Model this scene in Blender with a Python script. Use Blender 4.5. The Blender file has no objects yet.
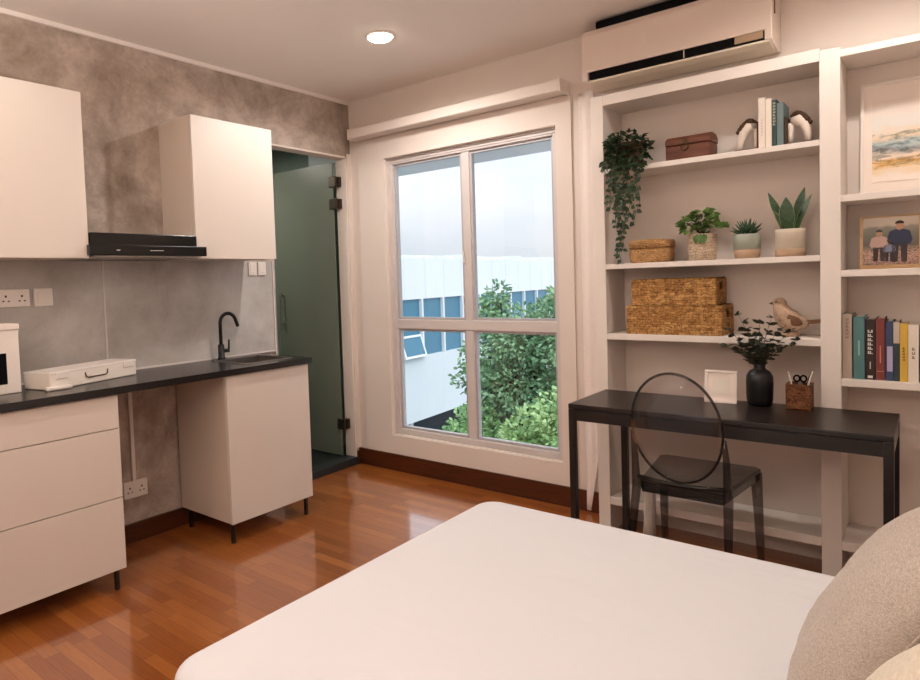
import bpy, bmesh, math, random
from mathutils import Vector, Matrix, noise
R = math.radians
rnd = random.Random(7)
S = bpy.context.scene
COL = S.collection

# ------------------------------------------------------------------ materials
def lin(c):
    if isinstance(c, str):
        c = c.lstrip('#'); c = [int(c[i:i+2], 16)/255 for i in (0, 2, 4)]
    return tuple(x/12.92 if x <= .04045 else ((x+.055)/1.055)**2.4 for x in c) + (1.0,)

class NT:
    def __init__(s, name):
        s.m = bpy.data.materials.new(name); s.m.use_nodes = True
        s.t = s.m.node_tree; s.n = s.t.nodes; s.l = s.t.links
        s.b = s.n['Principled BSDF']; s.out = s.n['Material Output']
    def new(s, typ, **k):
        n = s.n.new(typ)
        for a, v in k.items(): setattr(n, a, v)
        return n
    def link(s, a, b): s.l.new(a, b)
    def coords(s, scale=(1, 1, 1), rot=(0, 0, 0)):
        tc = s.new('ShaderNodeTexCoord'); mp = s.new('ShaderNodeMapping')
        mp.inputs['Scale'].default_value = scale; mp.inputs['Rotation'].default_value = rot
        s.link(tc.outputs['Object'], mp.inputs['Vector']); return mp.outputs['Vector']
    def noise(s, vec, scale, detail=4, rough=.55, dist=0):
        n = s.new('ShaderNodeTexNoise'); n.inputs['Scale'].default_value = scale
        n.inputs['Detail'].default_value = detail; n.inputs['Roughness'].default_value = rough
        n.inputs['Distortion'].default_value = dist
        s.link(vec, n.inputs['Vector']); return n.outputs['Fac']
    def ramp(s, fac, stops):
        r = s.new('ShaderNodeValToRGB'); e = r.color_ramp.elements
        while len(e) < len(stops): e.new(.5)
        for i, (p, c) in enumerate(stops):
            e[i].position = p; e[i].color = lin(c) if not isinstance(c, float) else (c, c, c, 1)
        s.link(fac, r.inputs['Fac']); return r.outputs['Color']
    def math(s, op, a, b=None):
        n = s.new('ShaderNodeMath', operation=op)
        for i, v in enumerate((a, b)):
            if v is None: continue
            if isinstance(v, (int, float)): n.inputs[i].default_value = v
            else: s.link(v, n.inputs[i])
        return n.outputs[0]
    def mix(s, a, b, fac=.5, typ='MIX'):
        n = s.new('ShaderNodeMix', data_type='RGBA', blend_type=typ)
        if isinstance(fac, (int, float)): n.inputs['Factor'].default_value = fac
        else: s.link(fac, n.inputs['Factor'])
        for sock, v in ((n.inputs[6], a), (n.inputs[7], b)):
            if isinstance(v, (str, tuple)): sock.default_value = lin(v)
            else: s.link(v, sock)
        return n.outputs[2]
    def bump(s, h, strength=.2, dist=.01):
        n = s.new('ShaderNodeBump'); n.inputs['Strength'].default_value = strength
        n.inputs['Distance'].default_value = dist
        s.link(h, n.inputs['Height']); s.link(n.outputs['Normal'], s.b.inputs['Normal'])
    def base(s, c):
        if isinstance(c, (str, tuple)): s.b.inputs['Base Color'].default_value = lin(c)
        else: s.link(c, s.b.inputs['Base Color'])
    def set(s, rough=.5, metal=0, spec=.5, coat=0):
        i = s.b.inputs
        i['Roughness'].default_value = rough; i['Metallic'].default_value = metal
        i['Specular IOR Level'].default_value = spec; i['Coat Weight'].default_value = coat
        return s.m

def plain(name, c, rough=.5, metal=0, spec=.4, grain=0.0, gscale=40, bump=0.0):
    n = NT(name); v = n.coords()
    f = n.noise(v, gscale, 5)
    if grain:
        col = n.mix(c, tuple(max(0, x-grain) for x in [int(c.lstrip('#')[i:i+2], 16)/255 for i in (0, 2, 4)]), f)
        n.base(col)
    else: n.base(c)
    if bump: n.bump(f, bump, .003)
    return n.set(rough, metal, spec)

def m_concrete(name, stops, rough, sc=1.0, fine=.10, spec=.3):
    n = NT(name); v = n.coords((1, 1, 1))
    a = n.noise(v, 1.9*sc, 9, .66, .7)
    b = n.noise(v, 7*sc, 6, .62, .4)
    c = n.noise(v, 55*sc, 3, .6)
    f = n.math('ADD', n.math('MULTIPLY', a, .62), n.math('MULTIPLY', b, .38))
    f = n.math('ADD', f, n.math('MULTIPLY', n.math('SUBTRACT', c, .5), fine))
    n.base(n.ramp(f, stops)); n.bump(f, .12, .02)
    return n.set(rough, 0, spec)

def m_floor():
    n = NT('strip_parquet')
    tc = n.new('ShaderNodeTexCoord'); sp = n.new('ShaderNodeSeparateXYZ')
    n.link(tc.outputs['Object'], sp.inputs[0])
    W, L = .054, .42
    yr = n.math('DIVIDE', sp.outputs['Y'], W); row = n.math('FLOOR', yr); fy = n.math('FRACT', yr)
    wn = n.new('ShaderNodeTexWhiteNoise', noise_dimensions='1D'); n.link(row, wn.inputs['W'])
    xs = n.math('ADD', n.math('DIVIDE', sp.outputs['X'], L), n.math('MULTIPLY', wn.outputs['Value'], 7.3))
    pl = n.math('FLOOR', xs); fx = n.math('FRACT', xs)
    cmb = n.new('ShaderNodeCombineXYZ'); n.link(row, cmb.inputs[0]); n.link(pl, cmb.inputs[1])
    wn2 = n.new('ShaderNodeTexWhiteNoise', noise_dimensions='2D'); n.link(cmb.outputs[0], wn2.inputs['Vector'])
    col = n.ramp(wn2.outputs['Value'], [(0, '#944e1c'), (.3, '#a15922'), (.65, '#ab6228'), (1, '#b86f32')])
    mp = n.new('ShaderNodeMapping'); mp.inputs['Scale'].default_value = (3.2, 55, 1)
    n.link(tc.outputs['Object'], mp.inputs[0])
    off = n.new('ShaderNodeVectorMath', operation='ADD'); n.link(mp.outputs[0], off.inputs[0])
    n.link(wn2.outputs['Color'], off.inputs[1])
    g = n.noise(off.outputs[0], 2.2, 6, .6, .6)
    col = n.mix(col, n.ramp(g, [(.3, '#8a5a36'), (.7, '#ffffff')]), .30, 'MULTIPLY')
    e = n.math('MINIMUM', n.math('MULTIPLY', n.math('MINIMUM', fy, n.math('SUBTRACT', 1, fy)), W),
               n.math('MULTIPLY', n.math('MINIMUM', fx, n.math('SUBTRACT', 1, fx)), L))
    gap = n.math('LESS_THAN', e, .0009)
    n.base(n.mix(col, '#3a1a09', n.math('MULTIPLY', gap, .6)))
    big = n.noise(tc.outputs['Object'], 3.0, 2)
    n.bump(n.math('ADD', big, n.math('MULTIPLY', gap, -.08)), .05, .02)
    n.b.inputs['Coat Roughness'].default_value = .09; n.b.inputs['Coat IOR'].default_value = 2.1
    return n.set(.3, 0, .6, 1.0)

def m_weave(name, c1, c2, c3, sx=60, sz=70, bump=.6, k=.6):
    n = NT(name); v = n.coords()
    w = n.new('ShaderNodeTexBrick'); w.inputs['Scale'].default_value = 1
    mp = n.new('ShaderNodeTexCoord'); sp = n.new('ShaderNodeSeparateXYZ'); n.link(mp.outputs['Object'], sp.inputs[0])
    c = n.new('ShaderNodeCombineXYZ')
    w1 = n.math('MULTIPLY', n.math('SUBTRACT', n.noise(v, 14, 3, .6), .5), .05); w2 = n.math('MULTIPLY', n.math('SUBTRACT', n.noise(v, 22, 3, .6, .5), .5), .035)
    n.link(n.math('ADD', n.math('ADD', sp.outputs['X'], sp.outputs['Y']), w1), c.inputs[0]); n.link(n.math('ADD', sp.outputs['Z'], w2), c.inputs[1])
    n.link(c.outputs[0], w.inputs['Vector'])
    w.inputs['Brick Width'].default_value = 1/sx; w.inputs['Row Height'].default_value = 1/sz
    w.inputs['Mortar Size'].default_value = .0011; w.inputs['Mortar Smooth'].default_value = .6
    w.inputs['Color1'].default_value = lin(c1); w.inputs['Color2'].default_value = lin(c2); w.inputs['Mortar'].default_value = lin(c3)
    f = n.noise(v, 55, 3, .6)
    n.base(n.mix(w.outputs['Color'], n.ramp(f, [(.34, c3), (.58, '#ffffff')]), k, 'MULTIPLY'))
    n.bump(n.math('SUBTRACT', f, w.outputs['Fac']), bump, .004)
    return n.set(.7, 0, .25)

def m_wood(name, c1, c2, scale=(2, 30, 30), rough=.4):
    n = NT(name); v = n.coords(scale)
    g = n.noise(v, 2.0, 6, .6, .5)
    n.base(n.ramp(g, [(.3, c1), (.7, c2)])); n.bump(g, .06, .002)
    return n.set(rough, 0, .4)

def m_fabric(name, c1, c2, sc=260, rough=.9, bump=.35):
    n = NT(name); v = n.coords((1, 1, 1))
    tc = n.new('ShaderNodeTexCoord')
    m1 = n.new('ShaderNodeMapping'); m1.inputs['Scale'].default_value = (1, .12, 1); n.link(tc.outputs['Object'], m1.inputs[0])
    m2 = n.new('ShaderNodeMapping'); m2.inputs['Scale'].default_value = (.12, 1, 1); n.link(tc.outputs['Object'], m2.inputs[0])
    a = n.noise(m1.outputs[0], sc, 3); b = n.noise(m2.outputs[0], sc, 3)
    f = n.math('ADD', n.math('MULTIPLY', a, .5), n.math('MULTIPLY', b, .5))
    n.base(n.ramp(f, [(.36, c1), (.64, c2)])); n.bump(f, bump, .003)
    n.b.inputs['Sheen Weight'].default_value = .2
    return n.set(rough, 0, .15)

def m_sheet(name, c):
    n = NT(name); v = n.coords((1.2, 3.5, 1), (0, 0, .5))
    a = n.noise(v, 1.1, 4, .5, .9)
    n.base(c); n.bump(a, .4, .02)
    return n.set(.85, 0, .2)

def m_glass(name, tint=(1, 1, 1), rough=.0, refl=1.0):
    m = bpy.data.materials.new(name); m.use_nodes = True; t = m.node_tree; t.nodes.clear()
    o = t.nodes.new('ShaderNodeOutputMaterial'); mx = t.nodes.new('ShaderNodeMixShader')
    tr = t.nodes.new('ShaderNodeBsdfTransparent'); gl = t.nodes.new('ShaderNodeBsdfGlossy'); fr = t.nodes.new('ShaderNodeMath'); lw = t.nodes.new('ShaderNodeLayerWeight'); pw_ = t.nodes.new('ShaderNodeMath')
    tr.inputs[0].default_value = tint + (1,); gl.inputs['Roughness'].default_value = rough
    gl.inputs['Color'].default_value = (refl, refl, refl, 1); lw.inputs[0].default_value = .5; pw_.operation = 'POWER'; pw_.inputs[1].default_value = 4.0; fr.operation = 'MULTIPLY_ADD'; fr.inputs[1].default_value = .7; fr.inputs[2].default_value = .035; t.links.new(lw.outputs['Facing'], pw_.inputs[0]); t.links.new(pw_.outputs[0], fr.inputs[0])
    for a, b in ((fr.outputs[0], mx.inputs[0]), (tr.outputs[0], mx.inputs[1]), (gl.outputs[0], mx.inputs[2]), (mx.outputs[0], o.inputs[0])): t.links.new(a, b)
    return m

def m_frosted(name, c, tint, k=.35):
    m = bpy.data.materials.new(name); m.use_nodes = True; t = m.node_tree; b = t.nodes['Principled BSDF']; o = t.nodes['Material Output']
    b.inputs['Base Color'].default_value = lin(c); b.inputs['Roughness'].default_value = .35
    tr = t.nodes.new('ShaderNodeBsdfTransparent'); tr.inputs[0].default_value = tint + (1,)
    mx = t.nodes.new('ShaderNodeMixShader'); mx.inputs[0].default_value = k
    t.links.new(b.outputs[0], mx.inputs[1]); t.links.new(tr.outputs[0], mx.inputs[2]); t.links.new(mx.outputs[0], o.inputs[0])
    return m

def m_emit(name, c, s):
    m = bpy.data.materials.new(name); m.use_nodes = True; b = m.node_tree.nodes['Principled BSDF']
    b.inputs['Base Color'].default_value = lin(c); b.inputs['Emission Color'].default_value = lin(c); b.inputs['Emission Strength'].default_value = s
    return m

def m_leaf(name, c1, c2, rough=.45, sc=25):
    n = NT(name); v = n.coords(); f = n.noise(v, sc, 2)
    n.base(n.ramp(f, [(.32, c1), (.68, c2)])); n.b.inputs['Subsurface Weight'].default_value = 0
    return n.set(rough, 0, .35)

def m_painting():
    n = NT('watercolour_picture')
    tc = n.new('ShaderNodeTexCoord'); sp = n.new('ShaderNodeSeparateXYZ'); n.link(tc.outputs['Generated'], sp.inputs[0])
    mp = n.new('ShaderNodeMapping'); mp.inputs['Scale'].default_value = (1.4, 1, 2.6); n.link(tc.outputs['Generated'], mp.inputs[0])
    a = n.noise(mp.outputs[0], 2.6, 5, .6, .8)
    h = n.math('ADD', sp.outputs['Z'], n.math('MULTIPLY', n.math('SUBTRACT', a, .5), .34))
    c1 = n.ramp(h, [(.06, '#f3e3d6'), (.16, '#eccfa6'), (.23, '#cc9a52'), (.30, '#efdcc8'), (.40, '#8f8c8c'), (.47, '#b4c4c4'), (.56, '#e9d2b4'), (.68, '#e6e0d8'), (.86, '#ebdccf')])
    b = n.noise(mp.outputs[0], 6.5, 4, .6, 1.0)
    c2 = n.ramp(b, [(.30, '#6f6a6c'), (.42, '#b9c2c0'), (.52, '#ffffff'), (.75, '#ffe6d4')])
    m = n.math('MULTIPLY', n.math('GREATER_THAN', sp.outputs['Z'], .16), n.math('LESS_THAN', sp.outputs['Z'], .60))
    n.base(n.mix(c1, n.mix(c1, c2, .75, 'MULTIPLY'), m))
    return n.set(.6, 0, .3)

def m_photo():
    n = NT('family_photo_print')
    tc = n.new('ShaderNodeTexCoord'); sp = n.new('ShaderNodeSeparateXYZ'); n.link(tc.outputs['Generated'], sp.inputs[0])
    mp = n.new('ShaderNodeMapping'); mp.inputs['Scale'].default_value = (1.3, 1, 2.0); n.link(tc.outputs['Generated'], mp.inputs[0])
    a = n.noise(mp.outputs[0], 3, 4)
    h = n.math('ADD', sp.outputs['Z'], n.math('MULTIPLY', n.math('SUBTRACT', a, .5), .18))
    c = n.ramp(h, [(.0, '#8d6a5a'), (.12, '#c39a86'), (.28, '#d0a893'), (.38, '#84745f'), (.44, '#5a5342'), (.62, '#6d6957'), (.78, '#8b8674'), (.84, '#cdbda9'), (1, '#dbcdbe')])
    b = n.noise(mp.outputs[0], 16, 3)
    d = n.ramp(b, [(.38, '#75503f'), (.55, '#ffffff')])
    n.base(n.mix(c, n.mix(c, d, .8, 'MULTIPLY'), n.math('LESS_THAN', sp.outputs['Z'], .36)))
    return n.set(.3, 0, .4)

M = dict(
    wall=plain('warm_white_paint', '#e3d5ca', .8, 0, .2, .02, 6, .02),
    ceiling=plain('ceiling_paint', '#f5ebe2', .85, 0, .2, .02, 3),
    concrete=m_concrete('polished_concrete_plaster', [(.30, '#7b6b5e'), (.41, '#9a897b'), (.50, '#b09f92'), (.60, '#c9b8ab'), (.76, '#dccdc1')], .6),
    splash=m_concrete('grey_splashback_laminate', [(.30, '#978d84'), (.5, '#b4ada6'), (.72, '#cdc8c3')], .3, .8, .05, .5),
    floor=m_floor(),
    cabinet=plain('cream_cabinet_lacquer', '#d8cbbf', .42, 0, .4),
    cabinet_side=plain('cream_cabinet_laminate', '#d0bfaf', .5, 0, .35),
    seam=plain('dark_reveal', '#5c463a', .8),
    black_stone=plain('black_worktop', '#211c1b', .24, 0, .5, .04, 90),
    black_metal=plain('matt_black_metal', '#0f0e0e', .35, .3, .5),
    black_gloss=plain('black_hood_enamel', '#0c0b0b', .22, 0, .5),
    steel=plain('brushed_steel', '#b0aaa5', .3, 1),
    dark_leg=plain('dark_brown_leg', '#1c0f0b', .4),
    plastic=plain('white_plastic', '#e8dcd2', .35, 0, .5),
    plastic_dark=plain('socket_hole_black', '#2a2320', .6),
    shelf=plain('white_painted_shelf', '#e8ddd3', .5, 0, .35, .02, 10),
    base_wood=m_wood('dark_skirting_wood', '#3c1b0b', '#5a2a10', (3, 3, 40), .3),
    frame=plain('aluminium_window_frame_white', '#d0c6c1', .35, 0, .5),
    sash=plain('grey_aluminium_sash', '#b4afb0', .35, 0, .5),
    seal=plain('window_rubber_seal', '#5d5a5c', .6),
    glass=m_glass('window_glass', (.97, .985, 1)),
    frost=m_frosted('green_frosted_glass', '#84897a', (.62, .68, .60), .40),
    bath_wall=plain('bathroom_tile', '#7d8a82', .4, 0, .5, .05, 8),
    bath_floor=plain('dark_bathroom_floor', '#1d2120', .35, 0, .5, .03, 20),
    kerb=plain('dark_stone_kerb', '#2b2f31', .3),
    hinge=plain('bronze_hinge', '#4b4139', .35, .8),
    lamp=m_emit('warm_lamp_lens', '#fff0dc', 16),
    desk=m_wood('black_brown_desk_wood', '#191412', '#27201d', (3, 60, 60), .32),
    smoke_edge=m_glass('smoked_acrylic_edge', (.30, .29, .29)),
    smoke_panel=m_glass('smoked_acrylic_panel', (.87, .86, .86)),
    smoke_seat=m_glass('smoked_acrylic_seat', (.33, .31, .31)),
    smoke_leg=m_glass('smoked_acrylic_leg', (.48, .46, .46)),
    sheet=m_sheet('white_cotton_sheet', '#dcdadc'),
    bedbase=m_fabric('beige_bed_base', '#a4968a', '#b9aca0'),
    linen=m_fabric('beige_linen', '#9c8e81', '#c6b9ac', 520, .9, .25),
    cream=m_fabric('cream_cotton', '#c9bba6', '#d8ccb9', 300, .85, .15),
    curtain=m_fabric('white_voile', '#e6d8cf', '#f0e4dc', 300, .9, .1),
    wicker=m_weave('water_hyacinth_weave', '#cf9f60', '#a5733c', '#6a4220', 30, 80),
    wicker_fine=m_weave('seagrass_weave', '#cfa26f', '#b98c58', '#7d5733', 75, 110, .5, .3),
    pot_weave=m_weave('pale_woven_pot', '#d6c1aa', '#c7ae92', '#8f7459', 70, 75, .5, .3),
    pot_brown=m_weave('brown_pot', '#6f5140', '#614536', '#3d2a20', 50, 60, .4),
    cup_weave=m_weave('pen_cup_weave', '#9a6440', '#7c4a2c', '#43261a', 90, 110),
    pot_green=plain('sage_glaze', '#a5a899', .35, 0, .5, .06, 30),
    pot_clay=plain('bare_clay', '#b3967c', .8, 0, .2, .05, 60),
    pot_cream=plain('cream_glaze', '#d0c1ad', .4, 0, .5, .05, 25),
    soil=plain('potting_soil', '#2c1d14', .95, 0, .1, .05, 80, .5),
    ivy=m_leaf('ivy_leaf', '#18260f', '#33482a', .5),
    herb=m_leaf('bushy_leaf', '#2c4a1e', '#5f7d36', .45, 14),
    succ=m_leaf('succulent_leaf', '#233a26', '#41593c', .45, 40),
    snake=m_leaf('snake_leaf', '#16281a', '#3c5834', .4, 40),
    snake_edge=plain('snake_leaf_margin', '#8f9460', .5),
    eucalyptus=m_leaf('dark_eucalyptus_leaf', '#2b2f25', '#4b4f3d', .5, 30),
    stem=plain('brown_stem', '#4a3526', .7),
    vase=plain('matt_black_ceramic', '#0c0b0b', .4, 0, .4),
    box_wood=m_wood('reddish_chest_wood', '#4d2615', '#713d25', (3, 30, 30), .45),
    brass=plain('aged_brass', '#4a3826', .4, .8),
    ceramic=plain('white_stoneware', '#e9d9ca', .5, 0, .4, .08, 20),
    rough_brown=plain('carved_brown_resin', '#5c4636', .8, 0, .2, .12, 60, .6),
    bird=m_concrete('speckled_bird_clay', [(.38, '#7d5d47'), (.46, '#b2937a'), (.56, '#cbb199'), (.64, '#97765e')], .7, 9, .9, .2),
    bird_dark=plain('bird_wing_brown', '#7c5b45', .7, 0, .2, .1, 60),
    paper=plain('paper', '#eadfd2', .8, 0, .2),
    mat_board=plain('mount_board', '#f0e0d4', .7, 0, .2),
    oak=m_wood('light_oak_frame', '#c69b6c', '#dcb587', (4, 4, 30), .5),
    picture=m_painting(), photo=m_photo(),
    leather=plain('pale_grey_boot', '#b3a79d', .6, 0, .3),
    ac=plain('air_conditioner_plastic', '#ddc9bb', .4, 0, .45),
    ac_low=plain('air_conditioner_chin', '#dbcdba', .45, 0, .4),
    dark=plain('flat_black', '#070606', .7, 0, .1),
    facade=plain('white_cladding', '#e6eaee', .6, 0, .3, .03, .5),
    facade_low=plain('pale_render', '#d8e0e4', .7, 0, .3, .04, .6),
    bluepane=plain('blue_office_glass', '#4c86a0', .15, 0, .6, .08, .6),
    asphalt=plain('grey_ground', '#a3a8aa', .9),
    undercroft=plain('dark_undercroft', '#28343c', .8),
    bark=plain('bark', '#4a4a3c', .9, 0, .1, .1, 20),
    tree_a=m_leaf('tree_leaf', '#6f9c62', '#a6c990', .5, 2.2),
    tree_b=m_leaf('deep_tree_leaf', '#5c8766', '#98bd8e', .5, 2.2),
    tree_c=m_leaf('light_tree_leaf', '#86af70', '#bdd69c', .5, 2.5),
)

# ------------------------------------------------------------------ mesh building
class MB:
    def __init__(s): s.bm = bmesh.new(); s.mi = 0
    def _mark(s, fs):
        for f in fs: f.material_index = s.mi
    def box(s, x0, x1, y0, y1, z0, z1, bev=0.0, seg=2):
        t = bmesh.new(); bmesh.ops.create_cube(t, size=1)
        for v in t.verts: v.co = Vector(((x0+x1)/2+v.co.x*(x1-x0), (y0+y1)/2+v.co.y*(y1-y0), (z0+z1)/2+v.co.z*(z1-z0)))
        if bev: bmesh.ops.bevel(t, geom=t.edges[:], offset=bev, segments=seg, affect='EDGES', profile=.5)
        return s.join(t)
    def join(s, t, mtx=None):
        mp = {}
        for v in t.verts: mp[v] = s.bm.verts.new(mtx @ v.co if mtx else v.co)
        for f in t.faces:
            try:
                g = s.bm.faces.new([mp[v] for v in f.verts]); g.material_index = s.mi; g.smooth = f.smooth
            except ValueError: pass
        t.free(); return s
    def xform(s, mtx): bmesh.ops.transform(s.bm, matrix=mtx, verts=s.bm.verts[:]); return s
    def prism(s, pts, axis, a, b, bev=0):
        """polygon pts (2D) extruded along axis from a to b"""
        def P(p, t): return {'x': (t, p[0], p[1]), 'y': (p[0], t, p[1]), 'z': (p[0], p[1], t)}[axis]
        t = bmesh.new()
        A = [t.verts.new(P(p, a)) for p in pts]; B = [t.verts.new(P(p, b)) for p in pts]; n = len(pts)
        t.faces.new(A[::-1]); t.faces.new(B)
        for i in range(n): t.faces.new((A[i], A[(i+1) % n], B[(i+1) % n], B[i]))
        bmesh.ops.recalc_face_normals(t, faces=t.faces[:])
        if bev: bmesh.ops.bevel(t, geom=t.edges[:], offset=bev, segments=2, affect='EDGES', profile=.5)
        return s.join(t)
    def tube(s, path, r, n=8, cap=True, smooth=True):
        path = [Vector(p) for p in path]; m = len(path)
        rs = r if isinstance(r, (list, tuple)) else [r]*m
        rings = []; up = None
        for i, p in enumerate(path):
            d = (path[min(i+1, m-1)]-path[max(i-1, 0)])
            d = d.normalized() if d.length > 1e-9 else Vector((0, 0, 1))
            if up is None:
                up = d.orthogonal().normalized()
            else:
                up = (up-d*up.dot(d)); up = up.normalized() if up.length > 1e-6 else d.orthogonal().normalized()
            w = d.cross(up)
            rings.append([s.bm.verts.new(p+(up*math.cos(2*math.pi*k/n)+w*math.sin(2*math.pi*k/n))*rs[i]) for k in range(n)])
        fs = []
        for i in range(m-1):
            for k in range(n): fs.append(s.bm.faces.new((rings[i][k], rings[i][(k+1) % n], rings[i+1][(k+1) % n], rings[i+1][k])))
        if cap: fs += [s.bm.faces.new(rings[0][::-1]), s.bm.faces.new(rings[-1])]
        for f in fs: f.material_index = s.mi; f.smooth = smooth
        return s
    def ring(s, path, r, n=8):
        """closed tube"""
        path = [Vector(p) for p in path]; m = len(path); c = sum(path, Vector())/m
        nrm = (path[0]-c).cross(path[m//4]-c).normalized(); rings = []
        for i, p in enumerate(path):
            d = (path[(i+1) % m]-path[i-1]).normalized(); w = d.cross(nrm)
            rings.append([s.bm.verts.new(p+(nrm*math.cos(2*math.pi*k/n)+w*math.sin(2*math.pi*k/n))*r) for k in range(n)])
        for i in range(m):
            for k in range(n):
                f = s.bm.faces.new((rings[i][k], rings[i][(k+1) % n], rings[(i+1) % m][(k+1) % n], rings[(i+1) % m][k]))
                f.material_index = s.mi; f.smooth = True
        return s
    def lathe(s, prof, c=(0, 0, 0), n=32, sx=1, sy=1, pw=2.0, smooth=True):
        """profile (r,z) round z; pw>2 gives a rounded square"""
        rings = []
        for r, z in prof:
            ring = []
            for k in range(n):
                a = 2*math.pi*k/n; ca, sa = math.cos(a), math.sin(a)
                q = (abs(ca)**pw+abs(sa)**pw)**(-1/pw)
                ring.append(s.bm.verts.new((c[0]+r*sx*ca*q, c[1]+r*sy*sa*q, c[2]+z)))
            rings.append(ring)
        for i in range(len(rings)-1):
            for k in range(n):
                f = s.bm.faces.new((rings[i][k], rings[i][(k+1) % n], rings[i+1][(k+1) % n], rings[i+1][k]))
                f.material_index = s.mi; f.smooth = smooth
        f = s.bm.faces.new(rings[0][::-1]); f.material_index = s.mi
        f = s.bm.faces.new(rings[-1]); f.material_index = s.mi
        return s
    def leaf(s, p, d, nrm, ln, wd, fold=.25, tip=1.0, droop=.0):
        p = Vector(p); d = Vector(d).normalized(); nrm = Vector(nrm)
        nrm = nrm-d*nrm.dot(d); nrm = nrm.normalized() if nrm.length > 1e-5 else d.orthogonal().normalized()
        w = d.cross(nrm); V = s.bm.verts.new
        dz = Vector((0, 0, -droop*ln))
        a = V(p); m1 = V(p+d*ln*.38-nrm*wd*fold*.3); m2 = V(p+d*ln*.72-nrm*wd*fold*.2+dz*.4); t = V(p+d*ln+dz)
        l1 = V(p+d*ln*.33+w*wd*.5+nrm*wd*fold); l2 = V(p+d*ln*.70+w*wd*.36*tip+nrm*wd*fold*.6+dz*.4)
        r1 = V(p+d*ln*.33-w*wd*.5+nrm*wd*fold); r2 = V(p+d*ln*.70-w*wd*.36*tip+nrm*wd*fold*.6+dz*.4)
        for q in ((a, m1, l1), (l1, m1, m2, l2), (l2, m2, t), (a, r1, m1), (r1, r2, m2, m1), (r2, t, m2)):
            f = s.bm.faces.new(q); f.material_index = s.mi; f.smooth = True
        return s
    def sphere(s, c, r, sc=(1, 1, 1), seg=16, fn=None):
        t = bmesh.new(); bmesh.ops.create_uvsphere(t, u_segments=seg, v_segments=max(6, seg*3//4), radius=r)
        for v in t.verts:
            co = Vector((v.co.x*sc[0], v.co.y*sc[1], v.co.z*sc[2]))
            v.co = Vector(c)+(fn(co) if fn else co)
        for f in t.faces: f.smooth = True
        return s.join(t)
    def build(s, name, mats, parent=None, smooth_angle=None):
        me = bpy.data.meshes.new(name)
        bmesh.ops.recalc_face_normals(s.bm, faces=s.bm.faces[:]) if not getattr(s, 'keep', False) else None
        org = Vector((0, 0, 0))
        o = bpy.data.objects.new(name, me); COL.objects.link(o)
        if parent is not None and not getattr(s, 'local', False):
            org = world(parent)
            for v in s.bm.verts: v.co -= org
        s.bm.to_mesh(me); s.bm.free()
        for m in (mats if isinstance(mats, (list, tuple)) else [mats]): me.materials.append(m)
        if parent is not None: o.parent = parent
        return o

def world(o):
    v = Vector((0, 0, 0))
    while o is not None: v += o.location; o = o.parent
    return v
def recenter(o):
    """put a single-mesh thing's origin at the middle of its base"""
    vs = [v.co for v in o.data.vertices]
    c = Vector(((min(v.x for v in vs)+max(v.x for v in vs))/2, (min(v.y for v in vs)+max(v.y for v in vs))/2, min(v.z for v in vs)))
    o.data.transform(Matrix.Translation(-c)); o.location = c; return o
def tag(o, label, cat, group=None, kind=None):
    o['label'] = label; o['category'] = cat
    if group: o['group'] = group
    if kind: o['kind'] = kind
    return o
def thing(name, label, cat, loc=(0, 0, 0), group=None):
    o = bpy.data.objects.new(name, None); COL.objects.link(o); o.location = loc; o.empty_display_size = .1
    return tag(o, label, cat, group)
def struct(name, mb, mat, parent=None, label=None):
    o = mb.build(name, mat, parent)
    if parent is None: o['kind'] = 'structure'
    if label: o['label'] = label
    return o
def solo(name, mb, mat, label, cat, group=None):
    return recenter(tag(mb.build(name, mat), label, cat, group))
def B(*a, **k): return MB().box(*a, **k)

# ------------------------------------------------------------------ dimensions (metres)
XL, YW, ZC, XR, YB = -3.32, 3.465, 2.664, .78, -.55
YF = 3.213                                    # front of the built-in shelving

# ------------------------------------------------------------------ setting
struct('floor', B(XL-.12, XR+.12, YB-.12, YW+.14, -.12, 0), M['floor'])
struct('ceiling', B(XL-.12, XR+.12, YB-.12, YW+.14, ZC, ZC+.12), M['ceiling'])
struct('wall_right', B(XR, XR+.12, YB-.12, YW+.14, 0, ZC), M['wall'])
struct('wall_front', B(XL-.12, XR, YB-.12, YB, 0, ZC), M['wall'])
# kitchen wall with the bathroom doorway
DY0, DY1, DZ = 2.72, 3.425, 2.268
wl = MB(); wl.box(XL-.10, XL, YB, DY0, 0, ZC).box(XL-.10, XL, DY0, DY1, DZ, ZC).box(XL-.10, XL, DY1, YW, 0, ZC)
struct('wall_left', wl, M['concrete'])
tl = MB(); tl.box(XL, XL+.006, DY1, YW, .12, DZ+.02).box(XL-.101, XL-.0005, DY1-.012, DY1, .05, DZ).box(XL-.101, XL-.0005, DY0, DY1, DZ-.012, DZ)
struct('trim_1', tl, M['wall'], label='cream painted reveal of the bathroom doorway')
struct('trim_2', B(XL, XL+.018, YB, YW-.001, ZC-.022, ZC), M['ceiling'])
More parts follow.
